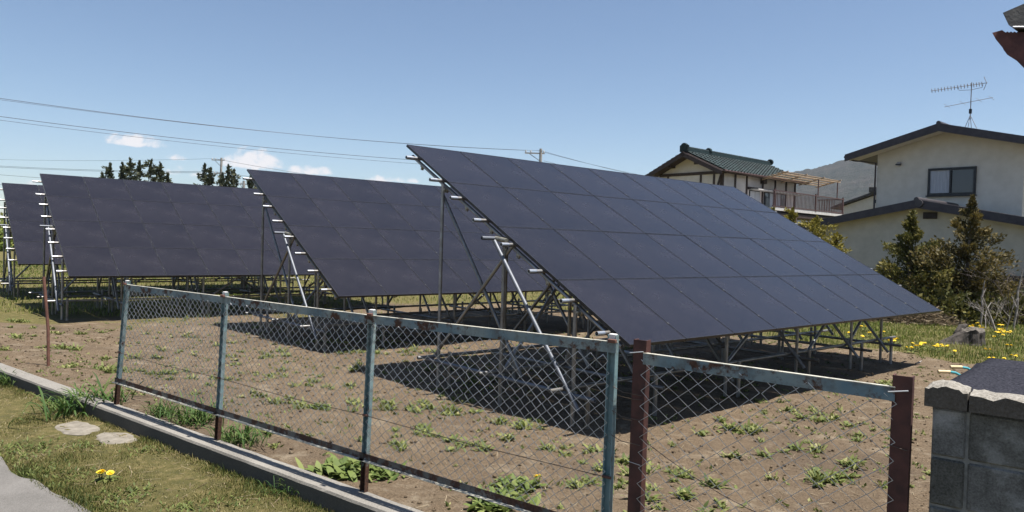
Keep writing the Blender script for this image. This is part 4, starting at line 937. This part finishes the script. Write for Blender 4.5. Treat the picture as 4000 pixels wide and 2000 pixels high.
def build_grass():
    rg = np.random.default_rng(3)
    # verge between road and kerb
    n = 150000; T = rg.uniform(-7.5, 5.5, n); S = rg.uniform(-1.27, -.15, n); X = FB[0] + FD[0] * T + FI[0] * S; Y = FB[1] + FD[1] * T + FI[1] * S
    f = fbm(X * 1.9, Y * 1.9, 4, 81); edge = np.exp(-((S + .17) / .10) ** 2) + .8 * np.exp(-((S + 1.22) / .13) ** 2)
    st = np.ones(n, bool)
    for (cx, cy, r) in SLABS: st &= (np.hypot((X - cx) * 1.0, Y - cy) > r * (.85 + .3 * rg.random(n)))
    keep = st & (rg.random(n) < np.clip(.22 + 3.0 * (f - .42) + edge, .06, 1)); X, Y, S, f, edge = X[keep], Y[keep], S[keep], f[keep], edge[keep]
    H = (.010 + .024 * rg.random(len(X)) ** 2 + .045 * edge * rg.random(len(X))) * (.5 + 1.2 * np.clip(f - .2, 0, 1))
    blades('verge_grass', X, Y, H, .0016 + .0018 * rg.random(len(X)), 'verge', rg.random(len(X)) * .7 + .9 * (.60 - f) * 1.6 + .18 - .3 * edge, rg, .9, label='short patchy yellow-green grass on the verge outside the kerb')
    # meadow beyond the racks
    def region(x0, x1, y0, y1, n, hmin, hmax, nm, lab, mat='meadow', extra=None, wid=.006):
        X = rg.uniform(x0, x1, n); Y = y0 + (y1 - y0) * rg.random(n) ** 1.35; g = grass_mask(X, Y); k = (rg.random(n) < g ** 1.2) & (sdist(X, Y) > .3)
        if extra is not None: k &= extra(X, Y)
        X, Y = X[k], Y[k]; f = fbm(X * .9, Y * .9, 4, 91); H = (hmin + (hmax - hmin) * rg.random(len(X)) ** 1.6) * (.5 + f); d = np.hypot(X, Y)
        blades(nm, X, Y, H, wid * (.6 + .8 * rg.random(len(X))) * np.clip(d / 18, .7, 3), mat, rg.random(len(X)) * .7 + (.6 - f) * .9 + .05, rg, .7, label=lab)
    region(6.5, 20, 11.5, 27, 75000, .04, .15, 'meadow_grass', 'tall fresh grass with dandelions round the stump')
    region(-30, 10, 17, 46, 60000, .05, .17, 'field_grass', 'grass of the field growing beneath and beyond the rear arrays', wid=.007)
    # straw litter on soil and verge
    n = 9000; X = rg.uniform(-8, 9, n); Y = rg.uniform(3.6, 16, n); k = (np.abs(sdist(X, Y)) > .16) & (sdist(X, Y) > -1.15) & ((fbm(X * .8, Y * .8, 3, 55) > .44) | (sdist(X, Y) < 0)); X, Y = X[k], Y[k]; n = len(X)
    az = rg.random(n) * 6.283; L = .02 + .07 * rg.random(n) ** 2; w = .0016 + .001 * rg.random(n); Z = ground_z(X, Y) + .006
    dx = np.stack([np.cos(az) * L, np.sin(az) * L, .006 * rg.normal(size=n)], 1); wx = np.stack([-np.sin(az) * w, np.cos(az) * w, 0 * w], 1); P = np.stack([X, Y, Z], 1)
    V = np.stack([P - dx - wx, P - dx + wx, P + dx + wx, P + dx - wx, P - [0, 0, .003], P + dx * .1 - [0, 0, .003]], 1).reshape(-1, 3); i = np.arange(n)[:, None] * 6
    me = tri_mesh('straw_litter', V, np.concatenate([i + [[0, 1, 2]], i + [[0, 2, 3]], i + [[0, 1, 4]], i + [[2, 3, 5]]], 0), dict(rnd=np.repeat(rg.random(n), 6))); me.materials.append(MT['dry']); tag(link('straw_litter', me), 'scattered dry straw bits lying on soil and verge', 'straw', None, 'stuff')
    # clods and pebbles
    n = 13000; X = rg.uniform(-9, 9.5, n); Y = rg.uniform(4.4, 15, n); k = (sdist(X, Y) > .15) & (grass_mask(X, Y) < .4) & (fbm(X * 1.3, Y * 1.3, 3, 66) > .40); X, Y = X[k], Y[k]; n = len(X)
    r = .006 + .020 * rg.random(n) ** 4; Z = ground_z(X, Y) + r * .1; ico = np.array([(0, 0, 1), (.9, 0, .3), (.28, .85, .35), (-.72, .52, .3), (-.72, -.52, .35), (.28, -.85, .3), (0, 0, -.6)])
    V = (np.stack([X, Y, Z], 1)[:, None] + ico[None] * r[:, None, None] * (.65 + .7 * rg.random((n, 7, 1)))).reshape(-1, 3); i = np.arange(n)[:, None] * 7
    F = np.concatenate([i + [[0, a_, a_ % 5 + 1]] for a_ in range(1, 6)] + [i + [[6, a_ % 5 + 1, a_]] for a_ in range(1, 6)], 0)
    me = tri_mesh('soil_clods', V, F, dict(grass=np.zeros(n * 7))); me.materials.append(MT['ground']); tag(link('soil_clods', me), 'small brown clods scattered over the bare soil', 'soil', None, 'stuff')
SLABS = [(*gpt(300, 1672, .13)[:2], .25), (*gpt(455, 1712, .13)[:2], .22)]
def build_slabs():
    for (cx, cy, r), lb, sd in ((SLABS[0], 'flat pale stepping stone by the lush tuft on the verge', 3), (SLABS[1], 'crumbling gravelly stepping stone between kerb and flat pale stone', 4)):
        rg = np.random.default_rng(sd); n = 22; ring = []
        for k in range(n):
            an = 6.283 * k / n; q = r * (1.0 + .16 * abs(math.sin(2 * an + sd)) + .05 * rg.normal()); p = FD * math.cos(an) * q * 1.05 + FI * math.sin(an) * q * .62; ring.append(p)
        z = .006; inn = [p * .93 + [0, 0, z] for p in ring]; low = [p + [0, 0, -.04] for p in ring]; mid = [p + [0, 0, z - .008] for p in ring]; core = [p * .45 + [0, 0, z + .004 * rg.normal()] for p in ring]
        vs = low + mid + inn + core + [np.array([0, 0, z])]; fs = [(a_ * n + k, a_ * n + (k + 1) % n, (a_ + 1) * n + (k + 1) % n, (a_ + 1) * n + k) for a_ in range(3) for k in range(n)] + [(3 * n + k, 3 * n + (k + 1) % n, 4 * n) for k in range(n)]
        tag(MB().add(vs, fs).build('stepping_stone', MT['slab'], None, (cx, cy, .13)), lb, 'stone')
build_slabs(); build_grass()

def leaf_strip(L, W, az, rise, droop, seg=4, fold=.15):
    vs = []
    for k in range(seg + 1):
        f = k / seg; w = W * math.sin(math.pi * min(.97, .12 + .86 * f)) ** .8; r = L * f; z = L * (rise * f - droop * f * f)
        c = np.array([math.cos(az) * r, math.sin(az) * r, z]); s = np.array([-math.sin(az), math.cos(az), 0]) * w
        vs += [c - s + [0, 0, fold * w], c - [0, 0, 0], c + s + [0, 0, fold * w]]
    fs = [(3 * k + j, 3 * k + j + 1, 3 * k + 4 + j, 3 * k + 3 + j) for k in range(seg) for j in range(2)]
    return vs, fs
def plant_mesh(name, mat, n, L, W, rise, droop, seed, spread=0, bias=0):
    rg = np.random.default_rng(seed); mb = MB(); R = []
    for k in range(n):
        az = 6.283 * k / n * 2.4 + rg.normal(0, .3); l = L * (.55 + .6 * rg.random()); vs, fs = leaf_strip(l, W * (.7 + .5 * rg.random()), az, rise * (.5 + 1.0 * rg.random()), droop * (.6 + .7 * rg.random()))
        o = np.array([rg.normal(0, spread), rg.normal(0, spread), 0]); mb.add([np.array(v) + o for v in vs], fs, True); R += [min(1, max(0, rg.random() * .8 + bias))] * len(vs)
    me = mb.mesh(name, MT[mat]); at = me.attributes.new('rnd', 'FLOAT', 'POINT'); at.data.foreach_set('value', np.array(R, np.float32)); return me
def tuft_mesh(name, n, H, seed, spread):
    rg = np.random.default_rng(seed); mb = MB(); R = []
    for k in range(n):
        az = rg.random() * 6.283; l = H * (.6 + .6 * rg.random()); rise = .9 + .9 * rg.random(); vs, fs = leaf_strip(l * .75, .0045 + .003 * rg.random(), az, rise * 1.5, rise * (.7 + .5 * rg.random()), 4, .4)
        o = np.array([rg.normal(0, spread * 1.6), rg.normal(0, spread * .8), -.01]); mb.add([np.array(v) + o for v in vs], fs, True); R += [rg.random()] * len(vs)
    me = mb.mesh(name, MT['tuft']); at = me.attributes.new('rnd', 'FLOAT', 'POINT'); at.data.foreach_set('value', np.array(R, np.float32)); return me
def build_weeds():
    rg = np.random.default_rng(12)
    small = [plant_mesh('weed', 'weed', 20 + s, .058, .0115, .9, .5, s, .024, .05 * s) for s in range(5)]
    broad = [plant_mesh('weed', 'weed', 30 + s, .07, .012, 1.0, .55, 40 + s, .04) for s in range(3)]
    cnt = 0; pts = []
    # clusters: weeds come up in loose patches, thicker where the racks drip
    seeds_ = [gpt(x, y, .05) for x, y in ((700, 1370), (560, 1400), (250, 1390), (130, 1290), (300, 1300), (520, 1470), (620, 1480), (430, 1475), (950, 1280), (1080, 1380), (1180, 1330), (1060, 1460), (1300, 1500), (1390, 1440), (1420, 1370), (1560, 1365), (1680, 1360), (1780, 1440), (1840, 1470),
              (1500, 1590), (1380, 1560), (1700, 1600), (1780, 1560), (1950, 1650), (1620, 1770), (1800, 1780), (1900, 1720), (2050, 1640), (2180, 1740), (2300, 1760), (2560, 1800), (2640, 1860), (2780, 1650), (2900, 1640), (2960, 1680), (3140, 1610), (3210, 1590), (3280, 1640), (3240, 1770), (3350, 1780), (3100, 1860), (3190, 1850), (3460, 1490), (3380, 1500), (3560, 1490), (2450, 1900), (2600, 1980), (2800, 1990), (3000, 1760), (1300, 1330), (850, 1330), (1000, 1560), (880, 1480), (2420, 1800), (1650, 1690), (80, 1250), (60, 1330), (640, 1300), (1130, 1590), (1230, 1620))]
    for c in seeds_:
        for k in range(rg.integers(3, 7)): pts.append((c[0] + rg.normal(0, .22), c[1] + rg.normal(0, .16), .75 + .65 * rg.random()))
    for k in range(90):
        x, y = rg.uniform(-8, 8.5), rg.uniform(4.6, 15); pts.append((x, y, .35 + .5 * rg.random()))
    for x, y, s in pts:
        if cnt >= 290 or sdist(x, y) < .2 or y < 3.2: continue
        o = link('weed', small[rg.integers(5)] if rg.random() < .75 else broad[rg.integers(3)], None, (x, y, float(ground_z(x, y)) - .004), (rg.normal(0, .06), rg.normal(0, .06), rg.random() * 6.28)); o.scale = (s, s, s * (.8 + .5 * rg.random()))
        tag(o, 'small leafy green weed rosette growing on the bare soil', 'weed', 'weeds scattered over the soil'); cnt += 1
    V = []; F = []; R = []; nv = 0; src = []
    for me in small + broad:
        co = np.empty(len(me.vertices) * 3, np.float32); me.vertices.foreach_get('co', co); r_ = np.empty(len(me.vertices), np.float32); me.attributes['rnd'].data.foreach_get('value', r_)
        src.append((co.reshape(-1, 3), np.array([tuple(p.vertices) for p in me.polygons]), r_))
    tries = 0
    while len(V) < 520 and tries < 9000:
        tries += 1; x, y = rg.uniform(-9, 9), rg.uniform(4.6, 17)
        if sdist(x, y) < .3 or fbm(np.array([x * .9]), np.array([y * .9]), 3, 140)[0] < .52 or grass_mask(np.array([x]), np.array([y]))[0] > .6: continue
        co, fa, r_ = src[rg.integers(len(src))]; an = rg.random() * 6.28; sc_ = .45 + .6 * rg.random() ** 2; c_, s_ = math.cos(an) * sc_, math.sin(an) * sc_
        V.append(np.stack([co[:, 0] * c_ - co[:, 1] * s_ + x, co[:, 0] * s_ + co[:, 1] * c_ + y, co[:, 2] * sc_ + float(ground_z(x, y)) - .003], 1)); F.append(fa + nv); R.append(r_); nv += len(co)
    me = tri_mesh('weed_cover', np.concatenate(V), np.concatenate(F), dict(rnd=np.concatenate(R)), True); me.materials.append(MT['weed']); tag(link('weed_cover', me), 'many more small weeds spread thinly over the soil between the rosettes', 'ground cover', None, 'stuff')
    n = 3800; X = rg.uniform(-9, 9.5, n); Y = rg.uniform(4.5, 17, n); k = (sdist(X, Y) > .25) & (fbm(X * 1.1, Y * 1.1, 4, 131) > .52); X, Y = X[k], Y[k]; X = np.repeat(X, 5) + rg.normal(0, .022, len(X) * 5); Y = np.repeat(Y, 5) + rg.normal(0, .022, len(Y) * 5); n = len(X)
    P = np.stack([X, Y, ground_z(X, Y)], 1); D = rg.normal(0, .8, (n, 3)); D[:, 2] = .35 + .6 * rg.random(n); D /= np.linalg.norm(D, axis=1)[:, None]; L = .018 + .04 * rg.random(n); V, F = sprays(P, D, L, L * .24, rg)
    me = tri_mesh('seedlings', V, F, dict(rnd=np.repeat(rg.random(n), 4))); me.materials.append(MT['weed']); tag(link('seedlings', me), 'tiny green seedlings sprinkled over the bare soil', 'ground cover', None, 'stuff')
    # leafy clumps by the fence
    cm = [plant_mesh('leafy_clump', 'broad', 230, .058, .0135, .95, .5, 70 + s, .048, .05) for s in range(3)]
    for i, (px, py, s, lb) in enumerate(((1345, 1850, 2.0, 'big bright leafy clump at the foot of the third fence post'), (1480, 1850, 1.5, 'bright leafy clump just beyond the third fence post'), (1940, 1985, 1.8, 'leafy green clump under the lower fence rail of the third bay'), (2020, 1890, 1.6, 'leafy clump with a dandelion inside the third fence bay'), (1240, 1570, 1.2, 'leafy clump seen through the second fence bay'))):
        p = gpt(px, py, .18); o = link('leafy_clump', cm[i % 3], None, (p[0], p[1], float(ground_z(p[0], p[1])) - .01), (0, 0, i)); o.scale = (s,) * 3; tag(o, lb, 'plant')
    tm = [tuft_mesh('grass_tuft', 150, .26, 80 + s, .10) for s in range(3)]
    for i, (px, py, z, s, lb) in enumerate(((350, 1610, .13, 1.5, 'lush dark grass tuft leaning against the kerb beside the stepping stones'), (270, 1590, .13, .8, 'smaller lush tuft between the kerb and the flat pale stone'), (760, 1655, .2, 1.0, 'lush grass tuft inside the first fence bay'), (640, 1625, .2, .75, 'grass tuft near the first fence post inside the kerb'), (930, 1735, .2, .9, 'grass tuft just past the second fence post inside the kerb'), (40, 1500, .13, .8, 'grass tuft on the verge beside the bare kerb stretch'), (1150, 1925, .13, .55, 'thin grass tuft against the outside of the kerb below the second bay'))):
        p = gpt(px, py, z); o = link('grass_tuft', tm[i % 3], None, (p[0], p[1], float(ground_z(p[0], p[1])) - .012), (0, 0, TH + i * .4)); o.scale = (s,) * 3; tag(o, lb, 'grass tuft')
    # creeping clover along the road edge: a mat nobody could count
    V = []; F = []; R = []
    for i, (px, py) in enumerate(((30, 1745), (70, 1790), (110, 1760), (160, 1735), (250, 1880), (480, 1945), (530, 1930), (430, 1975), (330, 1740), (90, 1830), (290, 1850), (20, 1770), (150, 1840), (560, 1760), (880, 1960), (700, 1990))):
        p = gpt(px, py, .13)
        for k in range(70):
            x, y = p[0] + rg.normal(0, .10), p[1] + rg.normal(0, .08)
            if sdist(x, y) > -.1: continue
            vs, fs = leaf_strip(.022 + .02 * rg.random(), .007, rg.random() * 6.28, .5 + rg.random() * .8, .3, 2); b_ = len(V); z = float(ground_z(x, y)); V += [np.array(v) + [x, y, z] for v in vs]; F += [tuple(q + b_ for q in f) for f in fs]; R += [rg.random() * .6] * len(vs)
    me = tri_mesh('clover_mat', V, F, dict(rnd=R)); me.materials.append(MT['weed']); tag(link('clover_mat', me), 'low creeping clover-like ground cover along the road edge of the verge', 'ground cover', None, 'stuff')
    # dandelions
    lf = plant_mesh('leaves', 'weed', 11, .10, .016, .4, .35, 120, .006)
    hd = MB()
    for ring, (r, z, m) in enumerate(((.021, .004, 16), (.016, .009, 12), (.008, .013, 8))):
        for k in range(m):
            an = 6.283 * (k + .5 * ring) / m; d = np.array([math.cos(an), math.sin(an), 0]); s = np.array([-math.sin(an), math.cos(an), 0]) * .0042
            hd.add([d * .002 + [0, 0, z - .004], d * r * .7 - s + [0, 0, z], d * r + [0, 0, z], d * r * .7 + s + [0, 0, z]], [(0, 1, 2, 3)])
    hm = hd.mesh('flower', MT['yellow']); stem = MB().tube([(0, 0, 0), (.003, 0, .05), (0, 0, 1)], .0035, 5)
    stm = MB().tube([(0, 0, 0), (.004, 0, .025), (0, 0, .05)], .0028, 5).mesh('stalk', MT['weed'])
    def dandelion(p, s, heads, label, group=None):
        t = thing('dandelion', label, 'flower', p, rg.random() * 6.28, group); t.scale = (s,) * 3; link('leaves', lf, t)
        for k in range(heads):
            x, y = (rg.normal(0, .03), rg.normal(0, .03)); st = link('stalk', stm, t, (x, y, 0), (rg.normal(0, .1), rg.normal(0, .1), 0)); link('flower', hm, st, (0, 0, .05), (rg.normal(0, .2), rg.normal(0, .2), 0)).scale = (1.15,) * 3
    p = gpt(420, 1872, .13); dandelion((p[0], p[1], .13), 1.25, 4, 'dandelion with yellow flowers on the verge between kerb and road')
    p = gpt(2090, 1890, .15); dandelion((p[0], p[1], float(ground_z(p[0], p[1]))), 1.2, 2, 'dandelion flowering on the soil inside the third fence bay')
    spots = []
    for px, py, k, sx, sy in ((3920, 1290, 9, 26, 10), (3485, 1328, 6, 10, 4), (3700, 1235, 8, 50, 14), (3820, 1260, 7, 40, 14), (3650, 1345, 6, 40, 14), (3900, 1380, 6, 60, 16), (3570, 1360, 4, 40, 14), (3780, 1215, 5, 60, 10), (3300, 1290, 5, 60, 12), (3980, 1250, 4, 20, 15)):
        for j in range(k): spots.append((px + rg.normal(0, sx), py + rg.normal(0, sy)))
    for px, py in spots:
        p = gpt(px, max(py, 1195), .12); dandelion((p[0], p[1], float(ground_z(p[0], p[1])) + .05), 1.5, int(rg.integers(2, 5)), 'yellow dandelion flowering in the tall grass round the stump', 'dandelions in the meadow grass')
    # dry straw mound behind the end of the front rack
    c = gpt(3480, 1272, 0.0); n = 5200; an = rg.random(n) * 6.283; rr = np.sqrt(rg.random(n)); X = c[0] + E[0] * 0; 
    U = np.cos(an) * rr * 1.9; Vv = np.sin(an) * rr * .9; H = .62 * (1 - rr ** 2) * (.6 + .7 * fbm(U * 1.5 + 9, Vv * 1.5 + 4, 3, 5)); P = np.stack([c[0] + .75 + U * .80 - Vv * .4, c[1] + 1.0 - U * .2 + Vv * .8, H * rg.random(n) ** .3], 1)
    D = rg.normal(0, 1, (n, 3)); D[:, 2] = D[:, 2] * .3 + .08; D /= np.linalg.norm(D, axis=1)[:, None]; L = .12 + .22 * rg.random(n); V, F = sprays(P, D, L, L * .045 + .003, rg)
    me = tri_mesh('straw_heap', V, F, dict(rnd=np.repeat(rg.random(n) * .8, 4))); me.materials.append(MT['dry']); tag(link('straw_heap', me), 'heap of dry brown straw behind the end of the front array', 'straw heap', None, 'stuff')
    n = 1600; c = gpt(3990, 1262, 0.0); P = np.stack([c[0] + .5 + rg.normal(0, .5, n), c[1] + rg.normal(0, .3, n), np.abs(rg.normal(0, .14, n))], 1); D = rg.normal(0, 1, (n, 3)); D[:, 2] *= .3; D /= np.linalg.norm(D, axis=1)[:, None]; L = .15 + .3 * rg.random(n); V, F = sprays(P, D, L, L * .02 + .004, rg)
    me = tri_mesh('brush_pile', V, F, dict(rnd=np.repeat(rg.random(n) * .45, 4))); me.materials.append(MT['dry']); tag(link('brush_pile', me), 'pile of cut brown brushwood at the edge of the flowering grass', 'brush pile', None, 'stuff')
    for px, py, lb in ((3590, 1418, 'short pale stick lying on the soil past the end of the front array'),):
        p = gpt(px, py, .03); tag(MB().tube([(-.09, -.04, .02), (0, 0, .035), (.09, .07, .06)], [.012, .016, .01], 6).build('stick', MT['pale_bark'], None, (p[0], p[1], float(ground_z(p[0], p[1])))), lb, 'stick')
build_weeds()

# ------------------------------------------------------------------ poles and power lines
def catenary(p, q, sag, n=24): return [p + (q - p) * k / n - np.array([0, 0, 4 * sag * (k / n) * (1 - k / n)]) for k in range(n + 1)]
def build_lines():
    def pole(base, h, label, arms, tilt=0):
        t = thing('utility_pole', label, 'utility pole', base)
        MB().tube([(0, 0, -.2), (tilt, 0, h)], [.17, .11], 10).build('shaft', MT['pole'], t)
        for z, l, off in arms:
            ar = MB().box((off, 0, z), (l, .09, .09)).build('crossarm', MT['pole'], t); MB().tube([(off - l * .3, .06, z), (0, .06, z - .6)], .025, 5).build('arm_strut', MT['pole'], t)
            for k in (-.45, -.2, .45): MB().tube([(off + k * l, 0, z + .05), (off + k * l, 0, z + .14), (off + k * l, 0, z + .22)], [.03, .06, .03], 8).build('insulator', MT['slabwhite'], ar)
        for z in np.arange(2, h - 1, .6): MB().tube([(.1, 0, z), (.26, 0, z + .02)], .012, 4).build('step_bolt', MT['pole'], t)
        return t
    b2 = dpt(2113, 580, 54) * [1, 1, 0]; pole(b2, 9.1, 'utility pole with one crossarm standing behind the front solar array', ((8.75, 1.5, -.45), (7.6, 1.2, 0)))
    b1 = dpt(860, 617, 77) * [1, 1, 0]; p1 = pole(b1, 10.1, 'utility pole rising among the dark conifers', ((9.85, 1.4, -.2), (8.4, 1.3, 0), (6.9, 1.0, 0)), .15)
    b3 = dpt(953, 685, 66) * [1, 1, 0]; p3 = pole(b3, 6.9, 'short pole with equipment beside the conifers near the taller pole', ((5.9, 1.6, 0), (6.6, 1.2, 0)))
    MB().bevbox((0, -.25, 5.2), (.6, .4, .9), .05).build('transformer', MT['pole'], p3)
    def wire(p, q, sag, label, r=.011):
        o0 = (p + q) / 2; tag(MB().tube([x - o0 for x in catenary(p, q, sag)], r, 5).build('power_line', MT['line'], None, o0), label, 'power line', 'power lines')
    L0 = lambda y, d: dpt(-420, y, d)
    # the line to the pole behind the front array
    for (y0, z1, off, r, lb) in ((322, 8.95, -1.1, .014, 'upper power line running to the pole behind the front array'), (330, 8.95, .25, .009, 'thin upper power line running to the pole behind the front array')):
        p = L0(y0, 36.0); q = b2 + [off, 0, z1]; wire(p, q, .55, lb, r)
    for (y0, z1, off, r, lb) in ((397, 7.75, -.5, .014, 'lower power line running to the pole behind the front array'), (412, 7.45, .4, .010, 'thin lower power line running to the pole behind the front array')):
        p = L0(y0, 36.0); q = b2 + [off, 0, z1]; wire(p, q, .5, lb, r)
    for k, (dy, z1) in enumerate(((0, 8.97), (10, 8.9), (22, 8.2))):
        q = dpt(3050, 730 + dy, 95); wire(b2 + [.25 if k else -.3, 0, z1], q, 1.0, 'thin power line running from that pole towards the half-timbered house', .012)
    for k, (y0, z1, off) in enumerate(((600, 9.9, -.6), (610, 8.5, -.5), (615, 8.4, .5), (632, 6.95, .4), (672, 6.0, 0))):
        p = dpt(-500, y0, 92); wire(p, b1 + [off, 0, z1 + .1], .5, 'power line running from the pole among the conifers over the rear arrays', .018 if k else .012)
        q = dpt(1900, 760 + k * 8, 70); wire(b1 + [off, 0, z1 + .1], q, .4, 'power line running from the conifer pole behind the second array', .014)
build_lines()

# ------------------------------------------------------------------ the air
def build_haze():
    o = MB().box((0, 0, 135), (5300, 5300, 290)).build('haze', None); o['kind'] = 'stuff'; o['label'] = 'pale spring haze over the whole valley'
    m = bpy.data.materials.new('haze_air'); m.use_nodes = True; t = m.node_tree; t.nodes.clear(); out = t.nodes.new('ShaderNodeOutputMaterial'); v = t.nodes.new('ShaderNodeVolumePrincipled')
    v.inputs['Color'].default_value = (.72, .84, 1.0, 1); v.inputs['Density'].default_value = 1.0e-4; v.inputs['Anisotropy'].default_value = .2
    t.links.new(v.outputs[0], out.inputs['Volume']); o.data.materials.append(m)
build_haze()
